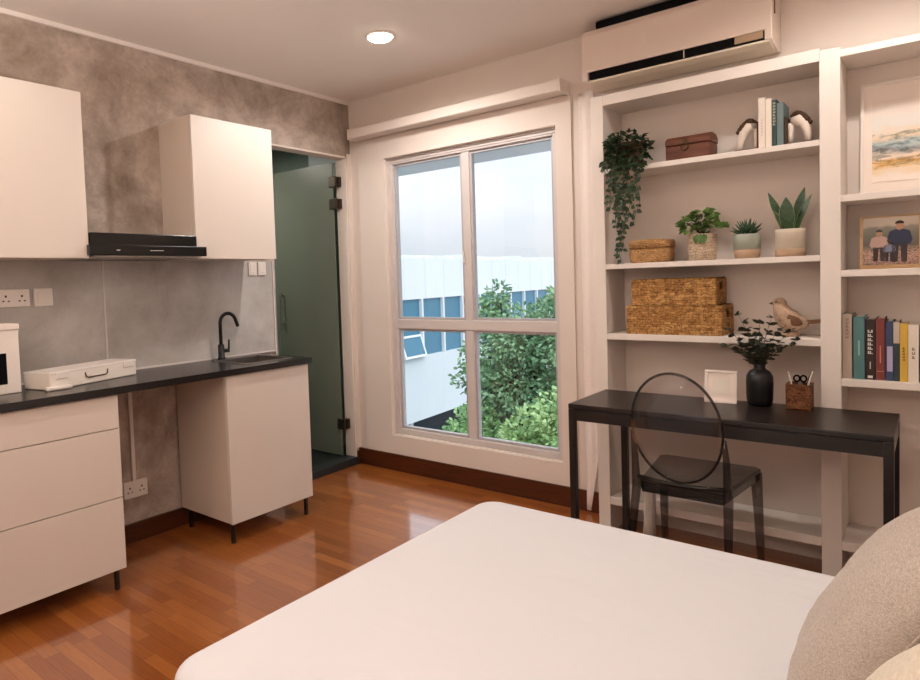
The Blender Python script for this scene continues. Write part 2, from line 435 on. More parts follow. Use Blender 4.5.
# window wall with opening
WX0, WX1, WZ0, WZ1 = -2.985, -1.685, .258, 2.205
wb = MB(); wb.box(XL, WX0, YW, YW+.14, 0, ZC).box(WX1, XR, YW, YW+.14, 0, ZC).box(WX0, WX1, YW, YW+.14, 0, WZ0).box(WX0, WX1, YW, YW+.14, WZ1, ZC)
struct('wall_back', wb, M['wall'])
cs = MB(); cs.box(-3.235, WX0-.004, YW-.012, YW, .12, 2.36).box(WX1+.004, -1.585, YW-.012, YW, .12, 2.36).box(WX0-.004, WX1+.004, YW-.012, YW, WZ1+.004, 2.36).box(WX0-.004, WX1+.004, YW-.012, YW, .12, WZ0-.004)
struct('trim_3', cs, M['wall'], label='cream boarding around the window')
struct('baseboard_back', B(XL, -1.366, YW-.02, YW, 0, .118, bev=.003), M['base_wood'])
struct('baseboard_left', MB().box(XL, XL+.018, YB, DY0, 0, .10).box(XL, XL+.018, DY1, YW-.02, 0, .10), M['base_wood'])
# bathroom
BX = -5.0
struct('wall_bathroom', MB().box(BX-.1, BX, 2.1, 3.75, 0, 2.5).box(BX, XL-.1, 3.62, 3.75, 0, 2.5).box(BX, XL-.1, 2.1, 2.2, 0, 2.5), M['bath_wall'])
struct('ceiling_bathroom', B(BX-.1, XL-.1, 2.1, 3.75, 2.5, 2.6), M['bath_wall'])
struct('floor_bathroom', B(BX-.1, XL-.1, 2.1, 3.75, -.1, .045), M['bath_floor'])
kb = MB().box(XL-.1, XL+.012, DY0, DY1, 0, .055, bev=.004); struct('trim_4', kb, M['kerb'], label='dark stone kerb of the bathroom doorway')
# glass door, swung open into the bathroom
door = thing('door_1', 'green frosted glass door open into the bathroom', 'door', (XL-.085, 3.375, .06)); door['kind'] = 'structure'
B(XL-.75, XL-.092, 3.365, 3.375, .062, 2.235, bev=.001).build('glass_panel', M['frost'], door)
for z in (2.09, 1.93, .30):
    h = B(XL-.125, XL-.055, 3.355, 3.385, z-.038, z+.038, bev=.004).box(XL-.082, XL-.046, 3.385, 3.413, z-.036, z+.036, bev=.003).build('hinge', M['hinge'], door)
B(XL-.70, XL-.685, 3.33, 3.342, 1.0, 1.3, bev=.004).box(XL-.70, XL-.685, 3.342, 3.365, 1.03, 1.045).box(XL-.70, XL-.685, 3.342, 3.365, 1.255, 1.27).build('handle', M['steel'], door)

# window
win = thing('window_1', 'white aluminium four-light window', 'window', (-2.335, 3.51, WZ0)); win['kind'] = 'structure'
fy0, fy1 = YW+.028, YW+.10
f = MB(); f.box(WX0, -2.945, fy0, fy1, WZ0, WZ1, bev=.004).box(-1.722, WX1, fy0, fy1, WZ0, WZ1, bev=.004)
f.box(-2.945, -1.722, fy0, fy1, WZ0, .298, bev=.004).box(-2.945, -1.722, fy0, fy1, 2.163, WZ1, bev=.004)
f.build('window_frame', M['frame'], win)
B(-2.945, -1.722, fy0+.004, fy1, 1.012, 1.078, bev=.004).build('transom', M['frame'], win)
B(-2.366, -2.308, fy0+.008, fy1, .298, 1.012, bev=.004).build('mullion', M['frame'], win)
B(-2.366, -2.308, fy0+.008, fy1, 1.078, 2.163, bev=.004).build('mullion', M['frame'], win)
for (x0, x1) in ((-2.945, -2.366), (-2.308, -1.722)):
    for (z0, z1) in ((.298, 1.012), (1.078, 2.163)):
        s = MB(); w = .016; y0, y1 = fy0+.018, fy0+.05
        s.box(x0, x0+w, y0, y1, z0, z1).box(x1-w, x1, y0, y1, z0, z1).box(x0+w, x1-w, y0, y1, z0, z0+w).box(x0+w, x1-w, y0, y1, z1-w, z1)
        so = s.build('sash', M['sash'], win)
        B(x0+w, x1-w, y0+.014, y0+.018, z0+w, z1-w).build('pane', M['glass'], so)
for k, dz in enumerate((.0, .018)):
    B(WX0+.002, WX1-.002, fy0-.012+.006*k, fy0, WZ1-.010-dz, WZ1-.002-dz).build('head_track', M['frame'], win)
B(-2.362, -2.354, fy0-.006, fy0+.008, 1.45, 1.53, bev=.002).build('latch', M['plastic'], win)

# ------------------------------------------------------------------ roller blind, curtain, air conditioner, lamps
bl = thing('roller_blind', 'slim white roller blind cassette mounted above the window', 'blind', (-2.41, 3.40, 2.36))
B(-3.215, -1.60, 3.345, YW, 2.365, 2.43, bev=.008, seg=3).build('cassette', M['wall'], bl)
for x in (-3.222, -1.602): B(x, x+.009, 3.34, YW, 2.36, 2.435, bev=.003).build('end_cap', M['plastic'], bl)
cu = MB(); n = 36; rows = []
for j in range(25):
    t = j/24; z = .012+t*2.34; w = .085*(.30+.70*min(1, t*6)) if t < .17 else .085
    row = []
    for i in range(n):
        u = i/(n-1)
        row.append(cu.bm.verts.new((-1.49+(-.03*(1-min(1, t*7)))+(u-.5)*w, 3.44+.0018*math.sin(u*1.5*2*math.pi+.5*math.sin(t*5)), z)))
    rows.append(row)
for j in range(24):
    for i in range(n-1): fc = cu.bm.faces.new((rows[j][i], rows[j][i+1], rows[j+1][i+1], rows[j+1][i])); fc.smooth = True
co = solo('curtain', cu, M['curtain'], 'narrow bunched white curtain hanging between the window and the bookcase', 'curtain')
md = co.modifiers.new('thickness', 'SOLIDIFY'); md.thickness = .002

ac = thing('air_conditioner', 'long white split air conditioner mounted high above the bookcase', 'air conditioner', (-.98, YW, 2.35))
ax0, ax1 = -1.425, -.555
prof = [(YW, 2.612), (3.30, 2.612), (3.272, 2.600), (3.258, 2.575), (3.258, 2.398), (3.275, 2.392), (3.335, 2.400), (3.335, 2.62-.2), (YW, 2.42)]
MB().prism([(YW, 2.615), (3.292, 2.615), (3.268, 2.603), (3.256, 2.578), (3.256, 2.394), (3.34, 2.402), (YW, 2.402)], 'x', ax0, ax1, .004).build('casing', M['ac'], ac)
MB().prism([(YW, 2.402), (3.36, 2.402), (3.345, 2.372), (3.262, 2.352), (3.262, 2.342), (3.30, 2.330), (3.40, 2.326), (YW, 2.340)], 'x', ax0+.03, ax1-.008, .003).build('chin', M['ac_low'], ac)
for x0, x1 in ((ax0, ax0+.03), (ax1-.03, ax1)):
    MB().prism([(YW, 2.412), (3.256, 2.398), (3.256, 2.352), (3.275, 2.340), (3.40, 2.326), (YW, 2.34)], 'x', x0, x1, .003).build('end_cap', M['ac'], ac)
B(ax0+.035, ax1-.035, 3.264, 3.335, 2.358, 2.399).build('outlet_slot', M['dark'], ac)
B(ax0+.50, ax0+.504, 3.260, 3.266, 2.356, 2.397).build('vane_rib', M['ac'], ac)
B(ax1-.15, ax1-.036, 3.261, 3.266, 2.362, 2.394).build('vane_motor_cover', M['pot_clay'], ac)
B(ax0+.06, ax1-.03, 3.285, 3.44, 2.615, 2.655, bev=.012).build('shade_block', M['dark'], ac)  # black block put in for the deep shade between casing and ceiling
B(ax1, ax1+.004, 3.30, 3.31, 2.47, 2.60).build('side_louver', M['seam'], ac)
# faint embossed mark on the front panel
mk = MB()
for k, (dx, dz, w) in enumerate(((0, 0, .03), (.004, .013, .02), (-.002, .026, .026), (.004, -.012, .018))): mk.box(-1.11+dx-w/2, -1.11+dx+w/2, 3.2548, 3.257, 2.49+dz, 2.493+dz)
mk.build('maker_mark', M['plastic'], ac)

def downlight(x, y, label, power, group, size=.11, spread=150):
    t = thing('downlight', label, 'ceiling light', (x, y, ZC), group)
    MB().lathe([(.080, 0), (.080, -.006), (.070, -.009), (.067, -.004)], (x, y, ZC), 32).build('trim_ring', M['plastic'], t)
    MB().lathe([(.066, -.002), (.064, -.012), (.048, -.021), (.0, -.025)], (x, y, ZC), 32).build('lens', M['lamp'], t)
    L = bpy.data.lights.new('downlight_lamp', 'SPOT'); L.spot_size = R(172); L.spot_blend = .5; L.shadow_soft_size = .035; L.energy = power; L.color = LAMPCOL
    o = bpy.data.objects.new('downlight_lamp', L); COL.objects.link(o); o.parent = t; o.location = (0, 0, -.064)
LAMPCOL = (1.0, .955, .922)
downlight(-2.30, 2.667, 'round recessed downlight glowing in the ceiling in front of the window', 31, 'ceiling downlights')
downlight(-.12, 2.74, 'round recessed downlight in the ceiling in front of the right bookcase bay', 14, 'ceiling downlights')
downlight(-2.30, .75, 'added unseen fill downlight in the ceiling in front of the drawer unit', 11, 'ceiling downlights')  # unseen lamp, added for more light on this side
downlight(-.25, 1.25, 'added unseen fill downlight in the ceiling over the middle of the bed', 7, 'ceiling downlights')  # unseen lamp, added to brighten the bed
# glowing globe, unseen, added as fill for the walls and ceiling
gx, gy, gz = -.55, -.25, 1.95
t = thing('fill_globe', 'unseen white globe added as fill light on the near side of the bed', 'lamp', (gx, gy, gz))
MB().tube([(gx, gy, gz+.13), (gx, gy, ZC)], .004, 8).build('cord', M['dark'], t)
MB().sphere((gx, gy, gz), .15, seg=24).build('globe', m_emit('fill_globe_glow', '#fff9f4', 9), t)

# unseen uplighter, added to brighten the ceiling and its bounce
ux, uy, uz = -1.35, -.33, 1.62
t = thing('fill_uplighter', 'unseen slim uplighter added as ceiling fill against the near wall', 'lamp', (ux, uy, 0))
MB().lathe([(.13, 0), (.13, .015), (.02, .022)], (ux, uy, 0), 28).build('base', M['plastic'], t)
MB().tube([(ux, uy, .02), (ux, uy, uz-.07)], .011, 10).build('pole', M['plastic'], t)
MB().lathe([(.02, -.075), (.10, -.03), (.15, .045), (.145, .045), (.095, -.022), (.01, -.06)], (ux, uy, uz), 32).build('bowl_shade', M['plastic'], t)
L = bpy.data.lights.new('fill_uplight', 'SPOT'); L.spot_size = R(165); L.spot_blend = .4; L.shadow_soft_size = .06; L.energy = 84; L.color = LAMPCOL
o = bpy.data.objects.new('fill_uplight', L); COL.objects.link(o); o.parent = t; o.location = (0, 0, uz+.03); o.rotation_euler = (math.pi, 0, 0)

# ------------------------------------------------------------------ kitchen
def handleless(name, label, y0, y1, z0, z1, xf, group):
    t = thing(name, label, 'cabinet', (XL, (y0+y1)/2, z0), group)
    B(XL, xf-.02, y0, y1, z0, z1, bev=.001).build('body', M['cabinet_side'], t)
    B(xf-.018, xf, y0+.001, y1-.001, z0-.002, z1, bev=.0015).build('door', M['cabinet'], t)
    return t
handleless('wall_cabinet', 'cream wall cabinet left of the black range hood', .78, 1.379, 1.505, 2.258, -3.0, 'kitchen wall cabinets')
handleless('wall_cabinet', 'cream wall cabinet right of the range hood beside the doorway', 1.943, 2.478, 1.505, 2.258, -3.005, 'kitchen wall cabinets')
XF = -2.8215
du = thing('drawer_unit', 'cream base unit with three drawers under the left worktop', 'cabinet', (XL+.25, 1.08, 0), 'kitchen base units')
B(XL+.02, XF-.02, .785, 1.386, .10, .888, bev=.001).build('body', M['cabinet_side'], du)
for z0, z1 in ((.735, .884), (.422, .731), (.096, .418)): B(XF-.019, XF, .786, 1.388, z0, z1, bev=.0015).build('drawer', M['cabinet'], du)
def cab_leg(t, x, y): MB().box(x-.009, x+.009, y-.009, y+.009, 0, .10, bev=.002).build('leg', M['dark_leg'], t)
for x in (XF-.025, XL+.08):
    for y in (.82, 1.352): cab_leg(du, x, y)
sc = thing('sink_cabinet', 'cream one-door base cabinet on dark legs under the sink', 'cabinet', (XL+.25, 2.24, 0), 'kitchen base units')
MB().box(XL+.02, XF-.02, 1.962, 1.980, .108, .888, bev=.001).box(XL+.02, XF-.02, 2.507, 2.525, .108, .888, bev=.001).box(XL+.02, XF-.02, 1.980, 2.507, .108, .126).box(XL+.02, XL+.03, 1.980, 2.507, .126, .888).build('body', M['cabinet_side'], sc)
B(XF-.019, XF, 1.962, 2.526, .106, .886, bev=.0015).build('door', M['cabinet'], sc)
for x in (XF-.025, XL+.08):
    for y in (1.98, 2.49): cab_leg(sc, x, y)
ct = MB(); CT = .922; sx0, sx1, sy0, sy1 = -3.205, -2.915, 2.16, 2.47
ct.box(XL, -2.803, .70, sy0, .889, CT).box(XL, -2.803, sy1, 2.545, .889, CT).box(XL, sx0, sy0, sy1, .889, CT).box(sx1, -2.803, sy0, sy1, .889, CT)
solo('worktop', ct, M['black_stone'], 'long black stone worktop over the base units', 'worktop')
sk = MB(); b = .012
sk.box(sx0-b, sx0, sy0-b, sy1+b, CT, CT+.004).box(sx1, sx1+b, sy0-b, sy1+b, CT, CT+.004).box(sx0, sx1, sy0-b, sy0, CT, CT+.004).box(sx0, sx1, sy1, sy1+b, CT, CT+.004)
sk.box(sx0, sx0+.003, sy0, sy1, .80, CT).box(sx1-.003, sx1, sy0, sy1, .80, CT).box(sx0, sx1, sy0, sy0+.003, .80, CT).box(sx0, sx1, sy1-.003, sy1, .80, CT).box(sx0, sx1, sy0, sy1, .797, .80)
sk = sk.build('sink', M['steel']); recenter(tag(sk, 'inset stainless sink bowl in the right end of the worktop', 'sink'))
fa = thing('faucet', 'tall matt black gooseneck tap behind the sink', 'tap', (-3.252, 2.238, CT))
fx, fyy = -3.252, 2.238
MB().lathe([(.023, 0), (.023, .012), (.019, .014), (.019, .085), (.012, .092)], (fx, fyy, CT), 20).build('body', M['black_metal'], fa)
pth = [(fx, fyy, CT+.09), (fx, fyy, CT+.215)]
for k in range(1, 13):
    a = math.pi*(1-k/12*.93); pth.append((fx+(.042+.042*math.cos(a))*.45, fyy+(.042+.042*math.cos(a)), CT+.215+.055*math.sin(a)))
pth.append((pth[-1][0]+.004, pth[-1][1]+.012, CT+.19))
MB().tube(pth, .0105, 12).build('spout', M['black_metal'], fa)
MB().tube([(fx, fyy, CT+.05), (fx+.015, fyy+.045, CT+.05)], .012, 10).tube([(fx+.014, fyy+.042, CT+.05), (fx+.015, fyy+.046, CT+.115)], .006, 8).build('lever', M['black_metal'], fa)

sb = MB(); sb.box(XL, XL+.008, .70, 1.583, CT, 1.505).box(XL, XL+.008, 1.589, 2.692, CT, 1.505)
sb = struct('splashback', sb, M['splash'], label='grey stone-look splashback behind the worktop')
st = MB().box(XL, XL+.011, 1.581, 1.591, CT, 1.505).box(XL, XL+.013, 2.690, 2.700, CT-.02, 1.505).box(XL+.008, XL+.020, 1.0, 2.69, CT, CT+.008)
struct('trim_5', st, M['frame'], label='pale edge strips of the splashback')
# range hood
hd = thing('range_hood', 'slim black range hood between the two wall cabinets', 'range hood', (-3.15, 1.66, 1.505))
B(XL, -2.99, 1.384, 1.938, 1.548, 1.622, bev=.003).build('body', M['black_gloss'], hd)
B(XL, -2.966, 1.384, 1.938, 1.516, 1.556, bev=.002).box(-2.998, -2.962, 1.366, 1.978, 1.514, 1.564, bev=.003).build('drawer_front', M['black_gloss'], hd)
B(XL+.02, -2.975, 1.39, 1.935, 1.508, 1.517).build('filter_panel', M['steel'], hd)
MB().box(-2.9625, -2.961, 1.49, 1.507, 1.538, 1.541).build('indicator_lamp', M['plastic'], hd)
mk = MB()
for k in range(6): mk.box(-2.9625, -2.961, 1.66+k*.012, 1.668+k*.012, 1.538, 1.541)
mk.build('control_marks', M['plastic'], hd)

# sockets and plates
def socket(y0, y1, z0, z1, label, pins=0, rockers=0, group=None, cat='socket', name='wall_socket', x=XL+.008):
    t = thing(name, label, cat, (x, (y0+y1)/2, z0), group)
    B(x, x+.011, y0, y1, z0, z1, bev=.003).build('plate', M['plastic'], t)
    for k in range(pins):
        yc = y0+(y1-y0)*(k+.5)/pins; zc = (z0+z1)/2; m = MB()
        m.box(x+.0095, x+.0115, yc-.004, yc+.004, zc+.004, zc+.014)
        for d in (-.011, .011): m.box(x+.0095, x+.0115, yc+d-.004, yc+d+.004, zc-.016, zc-.010)
        m.build('pin_holes', M['plastic_dark'], t)
    for k in range(rockers):
        yc = y0+(y1-y0)*(k+.5)/rockers; w = (y1-y0)/rockers*.33
        B(x+.011, x+.014, yc-w, yc+w, z0+.016, z1-.016, bev=.001).build('rocker', M['plastic'], t)
    return t
socket(1.09, 1.227, 1.289, 1.371, 'white double socket on the splashback over the white carton', 2, 0, 'kitchen sockets and switches')
socket(1.246, 1.331, 1.286, 1.372, 'white blank square plate right of the double socket on the splashback', 0, 1, 'kitchen sockets and switches', 'switch', 'wall_switch')
socket(2.50, 2.562, 1.415, 1.498, 'white narrow switch plate under the right wall cabinet, nearer the hood', 0, 1, 'kitchen sockets and switches', 'switch', 'wall_switch')
socket(2.572, 2.634, 1.415, 1.498, 'white narrow switch plate under the right wall cabinet, nearer the doorway', 0, 1, 'kitchen sockets and switches', 'switch', 'wall_switch')
socket(1.635, 1.768, .236, .328, 'white double socket low on the concrete wall between the base units', 2, 0, 'kitchen sockets and switches', x=XL)
solo('cable_trunking', B(XL, XL+.014, 1.685, 1.705, .33, .888, bev=.002), M['plastic'], 'white vertical cable trunking above the low double socket', 'cable trunking')

# things on the worktop
cb = thing('carton', 'white upright box with a black front panel at the left photo edge', 'box', (-3.13, .96, CT))
B(-3.20, -3.06, .83, 1.083, CT, 1.205, bev=.004).build('shell', M['plastic'], cb)
B(-3.061, -3.0585, .86, 1.030, .965, 1.098, bev=.001).build('window_panel', M['dark'], cb)
B(-3.205, -3.055, .825, 1.086, 1.195, 1.222, bev=.005).build('lid', M['plastic'], cb)
gl = MB()
for k in range(7): gl.box(-3.17+k*.014, -3.162+k*.014, 1.0826, 1.0845, 1.0, 1.0+.02+.08*((k*37) % 5)/5)
gl.build('side_print', M['paper'], cb)
tr = thing('document_case', 'flat white carrying case with an outlined handle lying on the worktop', 'case', (-3.13, 1.38, CT))
tr.rotation_euler = (0, 0, R(17.0))
def loc(mb): mb.local = True; return mb
loc(B(-.085, .085, -.245, .245, 0, .072, bev=.006)).build('case_body', M['paper'], tr)
loc(B(-.086, .086, -.246, .246, .066, .078, bev=.004)).build('lid', M['plastic'], tr)
hb = MB(); hb.tube([(.0855, -.065, .055), (.088, -.06, .035), (.088, -.05, .030), (.088, .05, .030), (.088, .06, .035), (.0855, .065, .055)], .003, 6)
loc(hb).build('handle', M['seam'], tr)
for y in (-.19, .19): loc(B(.084, .089, y-.03, y+.03, .045, .075, bev=.002)).build('clasp', M['plastic'], tr)
rm = solo('remote_control', B(-2.985, -2.955, 1.145, 1.255, CT, CT+.018, bev=.006), M['plastic'], 'small white remote control lying in front of the flat white case', 'remote control')

# ------------------------------------------------------------------ built-in bookcase
bc = thing('bookcase', 'white built-in bookcase of open shelves filling the wall behind the desk', 'bookcase', (-.33, YF, 0))
MB().box(-1.365, -1.303, YF, YW, 0, 2.25, bev=.002).build('upright', M['shelf'], bc)
MB().box(-.378, -.306, YF-.004, YW, 0, 2.238, bev=.002).build('upright', M['shelf'], bc)
MB().box(.645, .717, YF-.004, YW, 0, 2.238, bev=.002).build('upright', M['shelf'], bc)
for z0, z1 in ((2.198, 2.25), (1.853, 1.878), (1.372, 1.398), (1.013, 1.044), (.155, .195)):
    B(-1.303, -.378, YF, YW, z0, z1, bev=.002).build('shelf', M['shelf'], bc)
for z0, z1 in ((2.198, 2.226), (1.612, 1.640), (1.304, 1.332), (.850, .881), (.155, .195)):
    B(-.306, .645, YF, YW, z0, z1, bev=.002).build('shelf', M['shelf'], bc)
S1, S2, S3, S4 = 1.878, 1.398, 1.044, .195
T1, T2, T3 = 1.640, 1.332, .881

# ------------------------------------------------------------------ desk
dk = thing('desk', 'black wooden desk standing against the bookcase', 'desk', (-.715, 2.98, 0))
dx0, dx1, dy0, dy1, dz = -1.312, -.114, 2.762, 3.205, .757
B(dx0, dx1, dy0, dy1, dz-.022, dz, bev=.002).build('desktop', M['desk'], dk)
B(dx0+.03, dx1-.03, dy0+.002, dy0+.022, dz-.076, dz-.024).build('apron', M['desk'], dk)
B(dx0+.03, dx1-.03, dy1-.022, dy1-.002, dz-.076, dz-.024).build('apron', M['desk'], dk)
for x in (dx0+.002, dx1-.022): B(x, x+.02, dy0+.04, dy1-.04, dz-.076, dz-.024).build('apron', M['desk'], dk)
for x, y in ((dx0, dy0), (dx1-.030, dy0), (dx0+.085, dy1-.030), (dx1-.030, dy1-.030)):
    B(x, x+.030, y, y+.030, 0, dz-.0225, bev=.002).build('leg', M['desk'], dk)

# ------------------------------------------------------------------ ghost chair
ch = thing('chair', 'smoky transparent oval-backed chair pulled up to the desk', 'chair', (-.79, 2.88, 0))
cx, cyb, seat = -.795, 2.672, .487
def oval(k, n=48, rx=.172, rz=.226, cz=.728):
    a = 2*math.pi*k/n; z = cz+rz*math.sin(a)
    return Vector((cx+rx*math.cos(a), cyb-(z-.5)*.20-.018*(1-math.cos(a)**2)*0, z))
MB().ring([oval(k) for k in range(48)], .0052, 10).build('back_rim', M['smoke_edge'], ch)
bp = MB(); n = 48; prev = [bp.bm.verts.new(oval(k)+Vector((0, .0, 0))) for k in range(n)]
for s_ in (.66, .33):
    c0 = Vector((cx, cyb-.228*.20, .728)); nx = []
    for k in range(n):
        p = oval(k); q = c0+(p-c0)*s_; q.y -= .022*(1-s_*s_); nx.append(bp.bm.verts.new(q))
    for k in range(n): fc = bp.bm.faces.new((prev[k], prev[(k+1) % n], nx[(k+1) % n], nx[k])); fc.smooth = True
    prev = nx
bp.bm.faces.new(prev)
bpo = bp.build('back_panel', M['smoke_panel'], ch); md = bpo.modifiers.new('thickness', 'SOLIDIFY'); md.thickness = .006
MB().prism([(cx-.165, 2.69), (cx+.165, 2.69), (cx+.212, 3.09), (cx+.19, 3.115), (cx-.19, 3.115), (cx-.212, 3.09)], 'z', seat-.016, seat, .004).build('seat', M['smoke_seat'], ch)
ap = MB()
ap.prism([(cx-.158, seat-.055), (cx+.158, seat-.055), (cx+.165, seat-.016), (cx-.165, seat-.016)], 'y', 2.69, 2.702)
ap.build('seat_apron', M['smoke_edge'], ch)
MB().prism([(cx-.20, seat-.05), (cx+.20, seat-.05), (cx+.205, seat-.016), (cx-.205, seat-.016)], 'y', 3.095, 3.107).build('seat_apron', M['smoke_edge'], ch)
for sgn in (-1, 1):
    sd = MB(); sd.prism([(cx+sgn*.163, 2.70), (cx+sgn*.205, 3.10), (cx+sgn*.193, 3.10), (cx+sgn*.151, 2.70)], 'z', seat-.05, seat-.016).build('side_rail', M['smoke_leg'], ch)
    # rear post: floor - seat - meets the oval at half height
    a = [(cx+sgn*.200, 2.585, 0), (cx+sgn*.185, 2.635, .25), (cx+sgn*.176, 2.678, seat-.03), (cx+sgn*.176, 2.664, .60), (cx+sgn*.174, 2.636, .70)]
    MB().tube(a, [.012, .016, .019, .014, .008], 8).build('leg', M['smoke_leg'], ch)
    a = [(cx+sgn*.205, 3.125, 0), (cx+sgn*.200, 3.10, .25), (cx+sgn*.193, 3.085, seat-.016)]
    MB().tube(a, [.014, .019, .024], 8).build('leg', M['smoke_leg'], ch)
MB().tube([(cx-.172, 2.675, .50), (cx-.08, 2.672, .492), (cx, 2.671, .488), (cx+.08, 2.672, .492), (cx+.172, 2.675, .50)], .009, 8).build('seat_edge_rail', M['smoke_edge'], ch)

bt = MB(); bt.tube([(-1.06, 3.09, .34), (-1.06, 3.09, .16), (-1.062, 3.085, .08)], [.028, .027, .03], 14)
bt.tube([(-1.06, 3.09, .075), (-1.085, 3.05, .045), (-1.115, 3.0, .032), (-1.13, 2.97, .028)], [.036, .036, .031, .02], 14)
solo('boot', bt, M['leather'], 'pale grey boot standing on the floor behind the chair legs', 'boot')

# ------------------------------------------------------------------ things on the desk
pf = thing('picture_frame', 'small white picture frame leaning on the desk left of the black vase', 'picture frame', (-.745, 3.10, dz))
pf.rotation_euler = (R(-10), 0, R(4))
fr = MB(); w, h, e = .066, .145, .011
fr.box(-w, w, 0, .014, 0, e, bev=.002).box(-w, w, 0, .014, h-e, h, bev=.002).box(-w, -w+e, 0, .014, e, h-e).box(w-e, w, 0, .014, e, h-e)
loc(fr).build('frame', M['plastic'], pf)
loc(B(-w+e, w-e, .006, .010, e, h-e)).build('mount', M['mat_board'], pf)
loc(B(-.034, .034, .0045, .0065, .038, .108)).build('print', M['paper'], pf)
loc(MB().prism([(.012, .13), (.016, .13), (.055, .001), (.050, .001)], 'x', -.015, .015)).build('easel_back', M['plastic'], pf)

vs = thing('vase', 'matt black ceramic vase on the desk holding dark eucalyptus', 'vase', (-.592, 3.125, dz))
MB().lathe([(.040, 0), (.047, .006), (.051, .03), (.053, .10), (.051, .130), (.040, .150), (.024, .160), (.021, .170), (.025, .180), (.021, .180), (.017, .168)], (-.592, 3.125, dz), 40).build('body', M['vase'], vs)
eb = thing('eucalyptus_bunch', 'spray of dark eucalyptus twigs standing in the black vase', 'plant', (-.592, 3.125, dz+.15))
rr = random.Random(3)
tips = [(-.115, -.02, .17), (-.125, -.02, .095), (-.085, .02, .235), (-.05, -.03, .17), (.0, .01, .20), (.045, .015, .225), (.075, -.02, .175), (.115, 0, .165), (.14, .01, .13), (-.06, -.05, .10), (.05, -.05, .10), (.02, -.06, .13), (-.03, .03, .13)]
for tx, ty, tz in tips:
    p0 = Vector((-.592, 3.125, dz+.155)); p3 = p0+Vector((tx, ty, tz)); p1 = p0+Vector((tx*.18, ty*.2, tz*.45))
    pts = [p0*(1-t)**2+p1*2*t*(1-t)+p3*t*t for t in [i/8 for i in range(9)]]
    sp = MB(); sp.mi = 0; sp.tube(pts, [.0022-.0016*i/8 for i in range(9)], 5); sp.mi = 1
    for i in range(2, 9):
        for s_ in range(3 if i > 3 else 2):
            a = rr.uniform(0, 6.28); d = Vector((math.cos(a), math.sin(a), rr.uniform(-.1, .7)))
            sp.leaf(pts[i], d, (rr.uniform(-1, 1), rr.uniform(-1, 1), 1), rr.uniform(.026, .038), rr.uniform(.020, .030), .15, 1.1)
    sp.build('sprig', [M['stem'], M['eucalyptus']], eb)

pc = thing('pen_cup', 'square brown woven pen cup on the desk beside the bookcase upright', 'pen cup', (-.443, 3.125, dz))
c = MB(); a, z1 = .045, dz+.108
c.box(-.443-a, -.443+a, 3.125-a, 3.125-a+.006, dz, z1, bev=.002).box(-.443-a, -.443+a, 3.125+a-.006, 3.125+a, dz, z1, bev=.002)
c.box(-.443-a, -.443-a+.006, 3.125-a+.006, 3.125+a-.006, dz, z1).box(-.443+a-.006, -.443+a, 3.125-a+.006, 3.125+a-.006, dz, z1).box(-.443-a, -.443+a, 3.125-a, 3.125+a, dz, dz+.006)
c.build('cup', M['cup_weave'], pc)
def pencil(p, q, mat, label, mt):
    p, q = Vector(p), Vector(q); t = thing('pencil', label, 'pencil', p, 'pens in the woven cup')
    MB().tube([p, p+(q-p)*.9], .0042, 6, True, False).build('shaft', mat, t)
    MB().tube([p+(q-p)*.9, q], [.0042, .0012], 6).build('tip', mt, t)
px, py, pz = -.443, 3.125, dz+.008
pencil((px-.01, py, pz), (px-.040, py-.01, dz+.158), M['plastic'], 'white pencil leaning left in the woven pen cup', M['paper'])
pencil((px+.006, py, pz), (px+.045, py+.01, dz+.160), M['plastic'], 'white pencil leaning right in the woven pen cup', M['paper'])
pencil((px+.002, py+.02, pz), (px+.036, py+.03, dz+.148), M['dark'], 'black pen leaning right in the woven pen cup', M['dark'])
sc_ = thing('scissors', 'dark scissors standing handles up in the woven pen cup', 'scissors', (px, py+.015, pz))
for s_ in (-1, 1):
    MB().ring([(px+s_*.012+.011*math.cos(k/12*6.283), py+.015, dz+.126+.013*math.sin(k/12*6.283)) for k in range(12)], .004, 6).build('handle', M['dark'], sc_)
MB().box(px-.008, px+.008, py+.0135, py+.0165, pz, dz+.115).build('blade', M['steel'], sc_)

# ------------------------------------------------------------------ bookcase contents, left bay
# trailing ivy
iv = thing('trailing_ivy', 'ivy in a brown pot trailing down from the top shelf at left', 'plant', (-1.195, 3.285, S1))
MB().lathe([(.052, 0), (.068, .105), (.073, .108), (.073, .122), (.066, .122), (.062, .10)], (-1.195, 3.285, S1), 28).build('pot', M['pot_brown'], iv)
MB().lathe([(.063, .096), (.063, .106)], (-1.195, 3.285, S1), 24).build('soil', M['soil'], iv)
rr = random.Random(11); fo = MB()
for k in range(420):
    d = Vector((rr.gauss(0, 1), rr.gauss(0, 1)-.25, rr.gauss(0, 1))).normalized(); q = .62+.42*rr.random()
    p = Vector((-1.197+d.x*q*.105, 3.262+d.y*q*.105, S1+.095+d.z*q*(.085 if d.z > 0 else .12)))
    if p.z < S1+.012 and p.y > YF-.012: p.y = YF-.014-rr.uniform(0, .03)
    p.y = min(p.y, YW-.03)
    if p.x < -1.285 and p.y > YF-.02: p.x = -1.28
    fo.leaf(p, (d.x+rr.uniform(-.6, .6), d.y-.3, d.z*.3+rr.uniform(-.8, .3)), (d.x*.5+rr.uniform(-.3, .3), d.y-.4, d.z*.4+rr.uniform(0, .6)), rr.uniform(.022, .036), rr.uniform(.020, .031), .15, .8)
fo.build('foliage', M['ivy'], iv)
vines = [(-1.275, .26), (-1.25, .14), (-1.235, .44), (-1.215, .525), (-1.20, .47), (-1.185, .30), (-1.165, .36), (-1.13, .26), (-1.150, .18), (-1.105, .34), (-1.118, .22), (-1.285, .16), (-1.225, .30), (-1.20, .22)]
